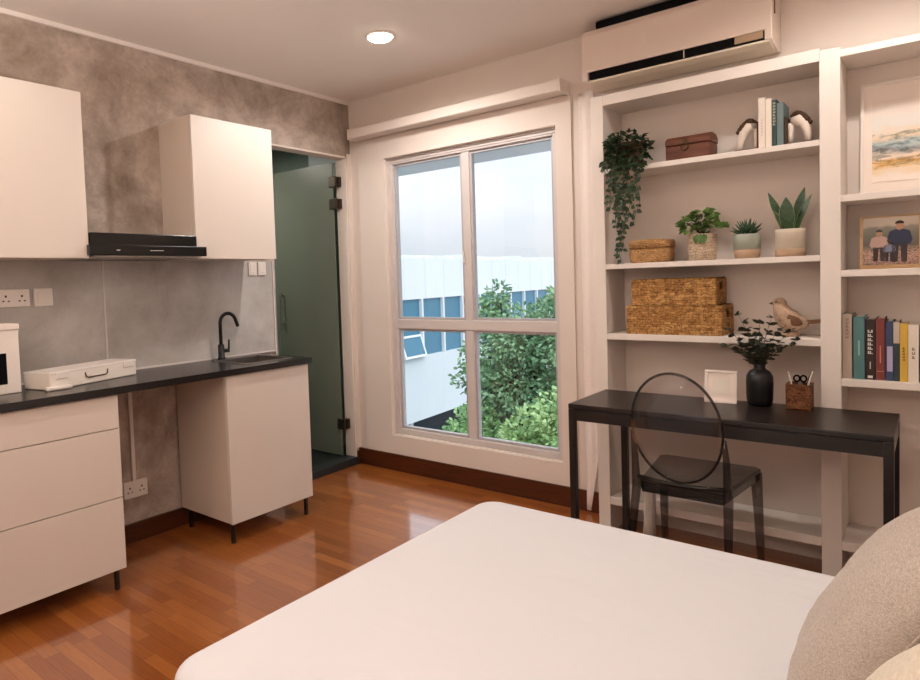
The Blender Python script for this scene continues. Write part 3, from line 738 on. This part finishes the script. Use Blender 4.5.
for x, ln in vines:
    pts = [Vector((-1.195+(x+1.195)*.5, 3.26, S1+.12)), Vector((x, 3.195, S1+.10))]; m = int(ln/.028)
    for i in range(m): pts.append(Vector((x+.012*math.sin(i*.9+x*90)+(-1.205-x)*.35*i/m, 3.186+.006*math.sin(i*1.3+x*40), S1+.06-ln*(i+1)/m)))
    v = MB(); v.tube(pts, .0016, 5); v.mi = 1
    for i in range(2, len(pts)):
        for s_ in range(2):
            sgn = rr.choice((-1, 1)); d = Vector((sgn*rr.uniform(.4, 1), rr.uniform(-.5, .1), rr.uniform(-.9, .2)))
            v.leaf(pts[i], d, (rr.uniform(-.4, .4), -1, rr.uniform(-.2, .6)), rr.uniform(.020, .032), rr.uniform(.018, .027), .12, .8)
    v.build('vine', [M['stem'], M['ivy']], iv)

wb_ = thing('wooden_chest', 'small reddish wooden chest with a brass latch on the top shelf', 'box', (-.91, 3.325, S1))
B(-1.012, -.812, 3.258, 3.39, S1, S1+.072, bev=.003).build('chest_body', M['box_wood'], wb_)
MB().prism([(3.256, S1+.074), (3.392, S1+.074), (3.392, S1+.10), (3.36, S1+.118), (3.288, S1+.118), (3.256, S1+.10)], 'x', -1.014, -.810, .003).build('lid', M['box_wood'], wb_)
MB().box(-.934, -.914, 3.252, 3.258, S1+.070, S1+.10, bev=.002).ring([(-.924+.016*math.cos(k/16*6.283), 3.251, S1+.060+.016*math.sin(k/16*6.283)) for k in range(16)], .0035, 6).build('latch', M['brass'], wb_)

def bookend(cx_, s_, label):
    t = thing('bookend', label, 'bookend', (cx_, 3.30, S1), 'animal bookends')
    B(cx_-.050, cx_+.050, 3.255, 3.345, S1, S1+.010, bev=.003).build('base', M['rough_brown'], t)
    B(cx_+s_*.046-.004, cx_+s_*.046+.004, 3.262, 3.338, S1+.010, S1+.125, bev=.001).build('plate', M['rough_brown'], t)
    # arched body leaning on the books; s_ = +1 books are to the right
    arc = [(cx_-s_*.034, 3.30, S1+.008), (cx_-s_*.030, 3.30, S1+.05), (cx_-s_*.018, 3.30, S1+.09), (cx_+s_*.006, 3.30, S1+.112), (cx_+s_*.030, 3.30, S1+.108)]
    MB().tube(arc, [.014, .016, .021, .024, .018], 12).tube([(cx_+s_*.034, 3.30, S1+.10), (cx_+s_*.035, 3.30, S1+.05), (cx_+s_*.035, 3.30, S1+.008)], [.015, .011, .012], 10).build('body', M['ceramic'], t)
    q = MB()
    for k in range(9):
        u = k/8; q.sphere((cx_-s_*(.038-.062*u), 3.298+.006*math.sin(k*5), S1+.095+.045*math.sin(u*2.2)), .012, (1, 1.2, .9), 10)
    q.build('mane', M['rough_brown'], t)
bookend(-.662, 1, 'stoneware animal bookend at the left end of the top-shelf books')
bookend(-.461, -1, 'stoneware animal bookend at the right end of the top-shelf books')

def book(x0, x1, z0, h, y0, d, mat, label, group, marks=(), mm=None, pm=None):
    t = thing('book', label, 'book', ((x0+x1)/2, y0, z0), group)
    c = MB(); w = x1-x0; k = min(.003, w*.14)
    c.box(x0, x0+k, y0+.003, y0+d, z0, z0+h).box(x1-k, x1, y0+.003, y0+d, z0, z0+h).box(x0, x1, y0, y0+.004, z0, z0+h, bev=.0012)
    c.build('cover', mat, t)
    B(x0+k, x1-k, y0+.004, y0+d-.003, z0+.003, z0+h-.004).build('page_block', M['paper'], t)
    if marks:
        m = MB()
        for (u0, u1, v0, v1) in marks: m.box(x0+w*u0, x0+w*u1, y0-.0008, y0+.001, z0+h*v0, z0+h*v1)
        m.build('spine_lettering', mm or M['paper'], t)
    return t
def cols(v0, v1, n, u0=.3, u1=.7, seed=1):
    r = random.Random(seed); out = []; st = (v1-v0)/n
    for i in range(n):
        a = v0+st*i; q = r.random()
        out.append((u0, u1, a+st*.12, a+st*.34)) ; out.append((u0, u0+(u1-u0)*.3, a+st*.3, a+st*.8))
        if q > .4: out.append((u1-(u1-u0)*.3, u1, a+st*.3, a+st*.8))
        else: out.append((u0+(u1-u0)*.4, u0+(u1-u0)*.65, a+st*.3, a+st*.8))
    return out
mcol = {}
def bm(c, rough=.55):
    if c not in mcol: mcol[c] = plain('book_cover_'+c.lstrip('#'), c, rough, 0, .35, .03, 30)
    return mcol[c]
g = 'books between the animal bookends'
book(-.610, -.583, S1, .221, 3.245, .15, bm('#e6d8cb'), 'tallest white book beside the left bookend on the top shelf', g, cols(.25, .6, 6, .4, .6), bm('#c9b9aa'))
book(-.582, -.559, S1, .213, 3.245, .15, bm('#eadccb'), 'plain cream book between the tallest white and the teal book', g)
book(-.558, -.540, S1, .205, 3.248, .14, bm('#33484a'), 'dark teal book with pale spine lettering on the top shelf', g, cols(.45, .96, 8, .25, .75), bm('#b9b79f'))
book(-.539, -.514, S1, .188, 3.248, .14, bm('#6c7b79'), 'grey-green book beside the right bookend on the top shelf', g)

def basket_open(x0, x1, y0, y1, z0, z1, label, name='basket'):
    t = thing(name, label, 'basket', ((x0+x1)/2, (y0+y1)/2, z0), 'stacked hyacinth baskets')
    w = .010; h = z1-z0; m = MB()
    m.box(x0, x1, y0, y0+w, z0, z1-.008, bev=.004).box(x0, x1, y1-w, y1, z0, z1-.008, bev=.004).box(x0+.002, x1-.002, y0+w, y1-w, z0, z0+.008)
    ym = (y0+y1)/2; hw = .032
    for xa, xb in ((x0, x0+w), (x1-w, x1)):
        m.box(xa, xb, y0+w, ym-hw, z0+.008, z1-.008).box(xa, xb, ym+hw, y1-w, z0+.008, z1-.008).box(xa, xb, ym-hw, ym+hw, z0+.008, z1-.062).box(xa, xb, ym-hw, ym+hw, z1-.022, z1-.008)
    m.build('woven_body', M['wicker'], t)
    r = .006; MB().tube([(x0+r, y0+r, z1-r), (x1-r, y0+r, z1-r), (x1-r, y1-r, z1-r), (x0+r, y1-r, z1-r), (x0+r, y0+r, z1-r)], r, 8).build('rim', M['wicker'], t)
    for xa in (x0+w+.001, x1-w-.004): B(xa, xa+.003, ym-hw, ym+hw, z1-.064, z1-.02).build('handle_slot', M['dark'], t)
basket_open(-1.207, -.762, 3.226, 3.448, S3, S3+.143, 'larger lower woven basket of the two stacked on the shelf')
basket_open(-1.183, -.790, 3.236, 3.44, S3+.1435, S3+.273, 'smaller upper woven basket of the two stacked on the shelf')

wk = thing('lidded_basket', 'small low lidded wicker basket beside the hanging ivy', 'basket', (-1.108, 3.325, S2))
MB().lathe([(.092, 0), (.100, .01), (.104, .045), (.100, .078)], (-1.108, 3.325, S2), 40, 1.0, .70, 3.2).build('body', M['wicker_fine'], wk)
MB().lathe([(.106, .074), (.107, .10), (.102, .112), (.05, .118), (.0, .119)], (-1.108, 3.325, S2), 40, 1.0, .72, 3.2).build('lid', M['wicker_fine'], wk)

def pot(name, label, x, y, z, prof, mat, band=None, group='potted plants on the middle shelf'):
    t = thing(name, label, 'plant', (x, y, z), group)
    MB().lathe(prof, (x, y, z), 36).build('pot', mat, t)
    if band: MB().lathe(band[0], (x, y, z), 36).build('pot_base', band[1], t)
    r, zz = prof[-1]; MB().lathe([(r-.001, zz-.006), (r-.001, zz)], (x, y, z), 24).build('soil', M['soil'], t)
    return t
t = pot('bushy_plant', 'bushy green plant in a pale woven pot', -.866, 3.315, S2, [(.052, 0), (.060, .006), (.064, .06), (.062, .118), (.064, .126), (.056, .126), (.055, .112)], M['pot_weave'])
fo = MB(); rr = random.Random(5)
for k in range(95):
    a = rr.uniform(0, 6.283); r = rr.uniform(.0, .098); h = .16+rr.uniform(-.015, .085)*(1-r/.2)-max(0, r-.075)*.9
    p = Vector((-.866+r*math.cos(a)-.008, 3.315+r*math.sin(a)*.75, S2+h))
    if p.y > 3.44: p.y = 3.44
    d = Vector((math.cos(a)*1.0, math.sin(a)-.3, rr.uniform(-.5, .5)))
    fo.leaf(p, d, (rr.uniform(-.4, .4), -.7, rr.uniform(.3, 1)), rr.uniform(.032, .048), rr.uniform(.026, .038), .14, .95, .15)
for k in range(3): fo.leaf((-.871+.014*k, 3.252, S2+.125), (.1*k-.1, -.3, -1), (0, -1, .2), .05, .035, .14)
fo.build('foliage', M['herb'], t)
sm = MB()
for k in range(14):
    a = k*2.4; r = .03+.06*((k*7) % 5)/5; sm.tube([(-.866, 3.315, S2+.115), (-.866+r*.4*math.cos(a), 3.315+r*.4*math.sin(a), S2+.15), (-.866+r*math.cos(a), 3.315+r*.7*math.sin(a), S2+.185)], .002, 5)
sm.build('stems', M['stem'], t)
t = pot('succulent', 'small spiky succulent in a sage green pot with clay base', -.675, 3.32, S2, [(.050, .040), (.057, .041), (.058, .105), (.055, .112), (.049, .112), (.048, .10)], M['pot_green'], ([(.045, 0), (.050, .004), (.057, .042)], M['pot_clay']))
fo = MB(); rr = random.Random(9)
for k in range(34):
    a = k*2.399; el = .25+1.15*(1-k/34); ln = .066+.014*rr.random()
    d = Vector((math.cos(a)*math.cos(el), math.sin(a)*math.cos(el)*.85, math.sin(el)))
    fo.tube([Vector((-.675, 3.32, S2+.103))+d*.006, Vector((-.675, 3.32, S2+.105))+d*ln*.55, Vector((-.675, 3.32, S2+.108))+d*ln*1.05], [.007, .0062, .0008], 6)
fo.build('foliage', M['succ'], t)
t = pot('snake_plant', 'upright snake plant in a cream pot with bare clay base', -.503, 3.32, S2, [(.052, .034), (.058, .035), (.059, .105), (.059, .122), (.053, .122), (.052, .11)], M['pot_cream'], ([(.053, 0), (.058, .003), (.058, .036)], M['pot_clay']))
for k, (bx, by, tx, ty, h, w, rot) in enumerate(((-.006, -.012, -.012, -.02, .155, .050, .1), (-.018, .0, -.085, .0, .185, .030, .5), (.016, .006, .055, .015, .195, .040, -.4), (.022, -.006, .085, -.01, .160, .028, -.6), (-.012, -.01, -.062, -.02, .10, .020, .5), (.004, .02, .02, .04, .11, .03, 0))):
    lf = MB(); p0 = Vector((-.503+bx, 3.32+by, S2+.108)); p1 = p0+Vector((tx-bx, ty-by, h)); m = 9; prev = None
    wv = Vector((math.cos(rot), math.sin(rot), -(tx-bx)/h*math.cos(rot))).normalized(); nv = wv.cross((p1-p0).normalized())
    edges = ([], [])
    for i in range(m+1):
        u = i/m; c_ = p0.lerp(p1, u)+nv*(.010*math.sin(u*3.14)); ww = w*.5*(.45+.75*math.sin(min(1, u*1.25+.15)*math.pi*.62) if u < .55 else 1.13*(1-((u-.55)/.45)**1.8))
        ww = max(ww, .0006)
        row = [lf.bm.verts.new(c_-wv*ww), lf.bm.verts.new(c_-nv*.006*(1-u)), lf.bm.verts.new(c_+wv*ww)]
        edges[0].append(c_-wv*ww); edges[1].append(c_+wv*ww)
        if prev:
            for j in (0, 1): fc = lf.bm.faces.new((prev[j], prev[j+1], row[j+1], row[j])); fc.smooth = True
        prev = row
    lf.mi = 1
    for e_ in edges: lf.tube(e_, .0008, 5)
    lf.build('leaf', [M['snake'], M['snake_edge']], t)

# bird figurine
bd = thing('bird_figurine', 'speckled brown bird figurine standing on the shelf above the vase', 'figurine', (-.505, 3.31, S3))
bx, by, bz = -.505, 3.315, S3
def birdbody(co):
    return co
b_ = MB()
path = [(bx+.072, by, bz+.062), (bx+.055, by, bz+.060), (bx+.030, by, bz+.060), (bx+.004, by, bz+.068), (bx-.016, by, bz+.084), (bx-.028, by, bz+.106), (bx-.036, by, bz+.128), (bx-.042, by, bz+.146), (bx-.045, by, bz+.160)]
b_.tube(path, [.012, .026, .040, .050, .048, .040, .031, .025, .010], 18)
b_.sphere((bx-.040, by, bz+.146), .026, (1.1, 1, 1), 16)
b_.build('body', M['bird'], bd)
MB().tube([(bx-.062, by, bz+.148), (bx-.082, by, bz+.146)], [.009, .001], 8).build('beak', M['bird_dark'], bd)
MB().prism([(bx+.050, bz+.072), (bx+.050, bz+.052), (bx+.110, bz+.060), (bx+.135, bz+.078), (bx+.10, bz+.076)], 'y', by-.014, by+.014, .003).build('tail', M['bird_dark'], bd)
for s_ in (-1, 1):
    MB().sphere((bx+.014, by+s_*.040, bz+.074), .034, (1.25, .25, .62), 14, lambda c: Matrix.Rotation(R(22), 3, 'Y') @ c).build('wing', M['bird_dark'], bd)
    MB().sphere((bx-.050, by+s_*.022, bz+.152), .0035, (1, 1, 1), 8).build('eye', M['dark'], bd)
MB().lathe([(.03, 0), (.036, .006), (.026, .02)], (bx-.005, by, bz), 20, 1.3, .8).build('foot', M['bird'], bd)

# ------------------------------------------------------------------ bookcase contents, right bay
pa = thing('framed_painting', 'large framed pale watercolour leaning on the top shelf of the right bay', 'picture', (.03, 3.41, T1))
pa.rotation_euler = (R(-3.5), 0, 0)
fr = MB(); x0, x1, h, e = -.285, .285, .478, .012
fr.box(x0, x1, 0, .02, 0, e, bev=.002).box(x0, x1, 0, .02, h-e, h, bev=.002).box(x0, x0+e, 0, .02, e, h-e).box(x1-e, x1, 0, .02, e, h-e)
loc(fr).build('frame', M['plastic'], pa)
loc(B(x0+e, x1-e, .010, .016, e, h-e)).build('mount', M['mat_board'], pa)
loc(B(x0+.040, x1-.040, .007, .011, .058, .40)).build('painting', M['picture'], pa)

pp = thing('photo_frame', 'oak-framed photo of three people on the middle right shelf', 'photo frame', (-.155, 3.365, T2))
pp.rotation_euler = (R(-7), 0, R(0))
fr = MB(); x0, x1, h, e = -.100, .108, .222, .011
fr.box(x0, x1, 0, .016, 0, e+.006, bev=.002).box(x0, x1, 0, .016, h-e*.5, h, bev=.002).box(x0, x0+e, 0, .016, e, h).box(x1-e, x1, 0, .016, e, h)
loc(fr).build('frame', M['oak'], pp)
loc(B(x0+e, x1-e, .006, .010, e, h-e*.5)).build('photo_print', M['photo'], pp)
def figure(x, z, s, top, legs, hair, skin='#c79a80'):
    m = MB(); y0, y1 = .0046, .0062
    def d(pts, i): m.mi = i; m.prism([(x+p*s*.82, z+q*s) for p, q in pts], 'y', y0, y1)
    d([(-.20, 0), (-.05, 0), (-.02, .45), (.02, .45), (.05, 0), (.20, 0), (.21, .52), (-.21, .52)], 1)
    d([(-.28, .48), (.28, .48), (.34, .60), (.27, .84), (.10, .90), (-.10, .90), (-.27, .84), (-.34, .60)], 0)
    d([(.11*math.cos(k*.5236), .985+.125*math.sin(k*.5236)) for k in range(12)], 2)
    y0 -= .0004; d([(.125*math.cos(k*.5236), 1.045+.09*math.sin(k*.5236)) for k in range(0, 7)], 3)
    loc(m).build('printed_person', [bm(top), bm(legs), bm(skin), bm(hair)], pp)
figure(-.034, .032, .118, '#d3b3a6', '#4b3a36', '#3a2a22')
figure(.034, .028, .152, '#39405a', '#4b3c3c', '#2f241e')
figure(.000, .030, .080, '#8a93ad', '#3f3a44', '#6a4a34')

g = 'books on the lower right shelf'
YB_ = 3.235
xs = [-.302, -.270, -.225, -.192, -.162, -.137, -.116, -.088, -.053, -.020, .012, .05]
book(-.3045, -.2715, T3, .268, YB_, .16, bm('#b3a090'), 'grey-beige book first against the upright on the lower right shelf', g, cols(.62, .95, 6, .35, .65, 2), bm('#7d6a5c'))
book(-.2670, -.2290, T3, .258, YB_, .16, bm('#557f7e', .4), 'wide teal book on the lower right shelf', g, [(.42, .58, .38, .62)], bm('#93c0bd'))
book(-.2270, -.1940, T3, .248, YB_, .16, bm('#332723'), 'black book with large white spine lettering on the lower right shelf', g, cols(.42, .84, 6, .25, .75, 4)+[(.45, .55, .18, .30), (.25, .75, .03, .07)], bm('#d9cfc6'))
book(-.1925, -.1625, T3, .252, YB_, .16, bm('#7d3d37'), 'dark red book on the lower right shelf', g, [(.44, .56, .28, .56), (.1, .9, .14, .15)], bm('#c9877a'))
book(-.1605, -.1365, T3, .240, YB_, .16, bm('#3c4766'), 'navy book with a lilac spine panel on the lower right shelf', g, [(.2, .95, .16, .58)], bm('#b5aac6'))
book(-.1355, -.1155, T3, .238, YB_, .16, bm('#2f3f45'), 'dark slate book with a beige top band on the lower right shelf', g, [(.0, 1, .64, 1.0)], bm('#c0b3a2'))
book(-.1145, -.0895, T3, .232, YB_-.004, .16, bm('#d7ae48'), 'yellow book on the lower right shelf', g, cols(.36, .60, 5, .35, .65, 6), bm('#5d4420'))
book(-.0885, -.0555, T3, .228, YB_-.006, .16, bm('#e9dccb'), 'cream book beside the yellow one on the lower right shelf', g, cols(.40, .62, 3, .35, .65, 8), bm('#8d7a69'))
book(-.0525, -.0215, T3, .222, YB_, .16, bm('#4f544b'), 'dark grey-green book right of the cream one on the lower right shelf', g, [(.2, .8, .55, .9)], bm('#b6b3a3'))

# ------------------------------------------------------------------ bed
bed = thing('bed', 'double bed with a white fitted sheet', 'bed', (-.3, 1.4, 0))
bb = bmesh.new(); bmesh.ops.create_cube(bb, size=1)
X0, X1, Y0, Y1, Z0, Z1 = -1.345, .70, .722, 2.098, .24, .502
for v in bb.verts: v.co = Vector(((X0+X1)/2+v.co.x*(X1-X0), (Y0+Y1)/2+v.co.y*(Y1-Y0), (Z0+Z1)/2+v.co.z*(Z1-Z0)))
bmesh.ops.bevel(bb, geom=[e for e in bb.edges if abs(e.verts[0].co.z-e.verts[1].co.z) > .1], offset=.085, segments=8, affect='EDGES', profile=.5)
bmesh.ops.bevel(bb, geom=[e for e in bb.edges if abs(e.verts[0].co.z-e.verts[1].co.z) < .01 and (e.calc_face_angle(0) or 0) > 1], offset=.03, segments=5, affect='EDGES', profile=.5)
for f_ in bb.faces: f_.smooth = True
mt = MB(); mt.join(bb); mo = mt.build('mattress', M['sheet'], bed)
mo.modifiers.new('wn', 'WEIGHTED_NORMAL')
B(X0+.015, X1-.005, Y0+.015, Y1-.015, .10, .24, bev=.012).build('bed_base', M['bedbase'], bed)
for x in (X0+.08, X1-.08):
    for y in (Y0+.08, Y1-.08): MB().tube([(x, y, 0), (x, y, .10)], .025, 12).build('leg', M['dark_leg'], bed)

def cushion(name, label, c, w, h, T, rz, tilt, mat, piping, wrinkle=0):
    t = thing(name, label, 'pillow', c, 'pillows at the head of the bed')
    rot = Matrix.Rotation(rz, 3, 'Z') @ Matrix.Rotation(tilt, 3, 'X')
    m = MB(); n = 32; grid = {}
    def P(u, v, s):
        pin = 1-.07*(abs(u)**3*abs(1-abs(v)) + abs(v)**3*abs(1-abs(u)))*1.0
        k = max(0, (1-abs(u)**3.0)*(1-abs(v)**3.0))**.55
        wr = wrinkle*noise.noise(Vector((u*5, v*5, s*3)))*k + wrinkle*1.2*math.sin(9*math.atan2(1.02-v, 1.02-u))*max(0, 1-((1-v)**2+(1-u)**2)**.5)*k
        x = u*w/2*(1-.06*(1-v*v)*abs(u)**2); y = v*h/2*(1-.06*(1-u*u)*abs(v)**2)
        return rot @ Vector((x, -s*(T/2*k+wr), y)) + Vector(c)
    for s in (1, -1):
        for i in range(n+1):
            for j in range(n+1):
                u, v = math.sin((i/n*2-1)*math.pi/2), math.sin((j/n*2-1)*math.pi/2)
                if s == -1 and (i in (0, n) or j in (0, n)): grid[s, i, j] = grid[1, i, j]
                else: grid[s, i, j] = m.bm.verts.new(P(u, v, s))
        for i in range(n):
            for j in range(n):
                try: f_ = m.bm.faces.new((grid[s, i, j], grid[s, i+1, j], grid[s, i+1, j+1], grid[s, i, j+1])); f_.smooth = True
                except ValueError: pass
    m.build('cover', mat, t)
    if piping:
        pts = []
        for a in range(96):
            q = a/96*4; sd = int(q); e = math.sin(((q-sd)*2-1)*math.pi/2)
            u, v = ((e, -1), (1, e), (-e, 1), (-1, -e))[sd]; pts.append(P(u*1.003, v*1.003, 1))
        MB().ring(pts, .0022, 6).build('piping', piping, t)
    return t
# front of the cushions faces the foot of the bed (-x)
cushion('linen_pillow', 'beige linen pillow leaning at the right end of the bed', (-.078, 1.43, .695), .48, .45, .175, R(-90), R(-30), M['linen'], M['linen'], .005)
cushion('cream_pillow', 'cream cotton pillow at the photo corner beside the beige linen one', (-.025, .88, .715), .44, .44, .20, R(-90), R(-30), M['cream'], None, .004)

# ------------------------------------------------------------------ outside
struct('eave', B(XL-.6, XR+.1, YW+.14, 4.5, 2.285, 2.42), M['facade'], label='pale grey eave over the window outside')
struct('ground', B(-40, 20, YW+.5, 60, -6.4, -6.2), M['asphalt'])
bd = thing('office_building', 'white office building with a blue window band outside the window', 'building', (-9.3, 18, -6.2))
ang = math.atan2(1.227, -.092)
O = Vector((-9.059, 10.666, 0)); du_ = Vector((math.cos(ang), math.sin(ang), 0)); nu = Vector((math.sin(ang), -math.cos(ang), 0))
FM = Matrix(((du_.x, -nu.x, 0, O.x), (du_.y, -nu.y, 0, O.y), (0, 0, 1, 0), (0, 0, 0, 1)))   # local x along the facade, -y toward us
def fb(*a, **k): m = B(*a, **k); m.xform(FM); return m
fb(-9, 42, 0, 6, .92, 1.86).build('parapet', M['facade'], bd)
fb(-9, 42, .12, 6, -.42, .92).build('window_band_wall', M['undercroft'], bd)
fb(-9, 42, -.02, 6, -1.86, -.40).build('spandrel', M['facade_low'], bd)
fb(-9, 42, .8, 6, -6.2, -1.86).build('undercroft', M['undercroft'], bd)
m = MB()
for k in range(-10, 49): m.box(.40+k*.84, .415+k*.84, -.004, .01, .92, 1.86)
m.xform(FM).build('cladding_joints', M['facade_low'], bd)
for k in range(-8, 44):
    x0 = .13+k*.93
    w_ = fb(x0, x0+.06, -.02, .12, -.40, .92).build('window_post', M['facade'], bd)
    if k != 0: fb(x0+.06, x0+.93, .06, .10, -.40, .92).build('window_pane', M['bluepane'], bd)
fb(.19, 1.06, .06, .10, .10, .92).build('window_pane', M['bluepane'], bd)
aw = MB().box(.22, 1.03, -.02, .0, -.38, .08).xform(FM @ Matrix.Translation((0, .05, .08)) @ Matrix.Rotation(R(-18), 4, 'X') @ Matrix.Translation((0, 0, -.08)))
a_ = aw.build('awning_window', M['bluepane'], bd)
am = MB().box(.20, .25, -.035, .01, -.42, .10).box(1.0, 1.05, -.035, .01, -.42, .10).box(.25, 1.0, -.035, .01, -.42, -.37).box(.25, 1.0, -.035, .01, .05, .10)
am.xform(FM @ Matrix.Translation((0, .05, .08)) @ Matrix.Rotation(R(-18), 4, 'X') @ Matrix.Translation((0, 0, -.08))).build('awning_frame', M['facade'], bd)
rl = MB(); rr = random.Random(2)
x = -9
while x < 42:
    w_ = rr.uniform(.5, 1.4); rl.box(x, x+w_*.55, .2, .6, 1.86, 1.86+rr.uniform(.05, .12)); x += w_
rl.xform(FM).build('roof_edge_units', M['facade_low'], bd)
fb(-9, 42, .3, .36, 1.86, 1.94).build('roof_rail', M['facade'], bd)
for x in (-6, -2.6, .9, 4.3, 8): fb(x, x+.12, .3, .5, -6.2, -1.86).build('column', M['facade_low'], bd)

def tree(label, base, trunk_h, blobs, n, size, mat, seed, cat='tree'):
    t = thing('tree', label, cat, base, 'trees outside the window')
    rr = random.Random(seed); bx, by, bz = base
    tk = MB(); tk.tube([(bx, by, bz), (bx+.05, by, bz+trunk_h*.5), (bx-.03, by, bz+trunk_h)], [.16, .12, .05], 10)
    for (cx_, cy_, cz_, r) in blobs: tk.tube([(bx, by, bz+trunk_h*.75), ((bx+cx_)/2, (by+cy_)/2, (bz+trunk_h*.8+cz_)/2+.1), (cx_, cy_, cz_)], [.06, .035, .012], 6)
    tk.build('trunk', M['bark'], t)
    fo = MB(); tot = sum(b[3]**2 for b in blobs)
    for (cx_, cy_, cz_, r) in blobs:
        for k in range(int(n*r*r/tot)):
            d = Vector((rr.gauss(0, 1), rr.gauss(0, 1), rr.gauss(0, .8))).normalized(); q = r*(rr.random()**.45)
            p = Vector((cx_, cy_, cz_))+d*q
            p += Vector((noise.noise(p*1.7), noise.noise(p*1.7+Vector((9, 0, 0))), noise.noise(p*1.7+Vector((0, 9, 0)))))*.25
            fo.leaf(p, d+Vector((rr.uniform(-.8, .8), rr.uniform(-.8, .8), rr.uniform(-.7, .3))), (rr.uniform(-1, 1), rr.uniform(-1, 1), rr.uniform(0, 1)), size*rr.uniform(.7, 1.3), size*.62, .2, 1)
    fo.build('foliage', mat, t)
tree('tall green tree growing close outside the right half of the window', (-5.3, 9.4, -6.2), 6.6,
     [(-5.15, 9.2, .35, .62), (-5.75, 9.3, .55, .42), (-4.55, 9.3, .45, .5), (-5.2, 9.3, -.45, .85), (-4.5, 9.4, -.55, .7), (-5.9, 9.3, -.35, .42), (-5.95, 9.1, -.05, .3), (-5.6, 9.3, 1.0, .2), (-4.5, 9.3, .95, .25), (-5.3, 9.4, -1.3, .9), (-4.4, 9.4, -1.4, .8)], 20000, .082, M['tree_b'], 1)
tree('low light green tree below the window at its left', (-6.2, 8.6, -6.2), 4.8,
     [(-5.85, 8.5, -1.45, .36), (-5.6, 8.4, -1.0, .34), (-5.5, 8.4, -1.3, .45), (-6.1, 8.5, -1.95, .40), (-5.7, 8.4, -1.75, .55)], 6500, .08, M['tree_a'], 2)
tree('low light green tree below the window at its right', (-4.3, 8.2, -6.2), 5.0,
     [(-3.95, 8.1, -.55, .36), (-3.8, 8.1, -.95, .45), (-4.35, 8.1, -1.05, .42), (-4.8, 8.2, -1.25, .36), (-4.2, 8.1, -1.5, .6)], 7500, .08, M['tree_c'], 3)

# ------------------------------------------------------------------ sky and sun
W = bpy.data.worlds.new('overcast_sky'); S.world = W; W.use_nodes = True; t = W.node_tree
bg = t.nodes['Background']; tc = t.nodes.new('ShaderNodeTexCoord'); mp = t.nodes.new('ShaderNodeMapping'); nz = t.nodes.new('ShaderNodeTexNoise'); rp = t.nodes.new('ShaderNodeValToRGB')
mp.inputs['Scale'].default_value = (2.0, 2.0, 5.0); nz.inputs['Scale'].default_value = 1.6; nz.inputs['Detail'].default_value = 5
e = rp.color_ramp.elements; e[0].position = .36; e[0].color = lin('#e2ecf5'); e[1].position = .62; e[1].color = lin('#f7f9fc')
t.links.new(tc.outputs['Generated'], mp.inputs[0]); t.links.new(mp.outputs[0], nz.inputs['Vector']); t.links.new(nz.outputs['Fac'], rp.inputs[0]); t.links.new(rp.outputs[0], bg.inputs[0])
sx_ = t.nodes.new('ShaderNodeSeparateXYZ'); m1 = t.nodes.new('ShaderNodeMath'); m1.operation = 'MAXIMUM'; m1.inputs[1].default_value = 0
m2 = t.nodes.new('ShaderNodeMath'); m2.operation = 'MULTIPLY_ADD'; m2.inputs[1].default_value = 1.4; m2.inputs[2].default_value = .59
t.links.new(tc.outputs['Generated'], sx_.inputs[0]); t.links.new(sx_.outputs['Z'], m1.inputs[0]); t.links.new(m1.outputs[0], m2.inputs[0]); t.links.new(m2.outputs[0], bg.inputs['Strength'])
L = bpy.data.lights.new('sun', 'SUN'); L.energy = .5; L.angle = R(25); L.color = (1, .98, .95)
so = bpy.data.objects.new('sun', L); COL.objects.link(so); so.rotation_euler = Vector((-.8, .35, -.75)).to_track_quat('-Z', 'Y').to_euler()
# unseen bathroom lamp, added to lift the dark around the glass door
t = thing('bathroom_fill', 'unseen round fill lamp added on the bathroom ceiling', 'ceiling light', (-4.3, 2.7, 2.5))
MB().lathe([(.10, 0), (.10, -.03), (.0, -.034)], (-4.3, 2.7, 2.5), 24).build('shade', M['plastic'], t)
L = bpy.data.lights.new('bathroom_fill_light', 'AREA'); L.shape = 'DISK'; L.size = .16; L.energy = 9.0; L.color = (1, .95, .85)
o = bpy.data.objects.new('bathroom_fill_light', L); COL.objects.link(o); o.parent = t; o.location = (0, 0, -.05)

# ------------------------------------------------------------------ camera
yaw, pit, rol, foc, pcx, pcy = 6.95260059e-01, -4.38220862e-02, -3.40299963e-02, 645.350982, 400.0, 309.131153
fw = Vector((-math.sin(yaw)*math.cos(pit), math.cos(yaw)*math.cos(pit), math.sin(pit)))
r0 = Vector((math.cos(yaw), math.sin(yaw), 0)); u0 = r0.cross(fw); c, s = math.cos(rol), math.sin(rol)
rt, up = c*r0+s*u0, -s*r0+c*u0
cd = bpy.data.cameras.new('camera'); cam = bpy.data.objects.new('camera', cd); COL.objects.link(cam)
cam.matrix_world = Matrix(((rt.x, up.x, -fw.x, 0), (rt.y, up.y, -fw.y, 0), (rt.z, up.z, -fw.z, 1.35), (0, 0, 0, 1)))
cd.sensor_fit = 'HORIZONTAL'; cd.sensor_width = 36; cd.lens = foc*36/920
cd.shift_x = (460-pcx)/920; cd.shift_y = (pcy-340)/920; cd.clip_start = .02; cd.clip_end = 300
S.camera = cam
vs_ = S.view_settings; S.display_settings.display_device = 'sRGB'
vs_.view_transform = 'Standard'; vs_.look = 'None'; vs_.gamma = 1; vs_.use_curve_mapping = False; vs_.exposure = 0.63
S.cycles.use_denoising = True; S.cycles.max_bounces = 10; S.cycles.transparent_max_bounces = 16; S.cycles.sample_clamp_indirect = 6
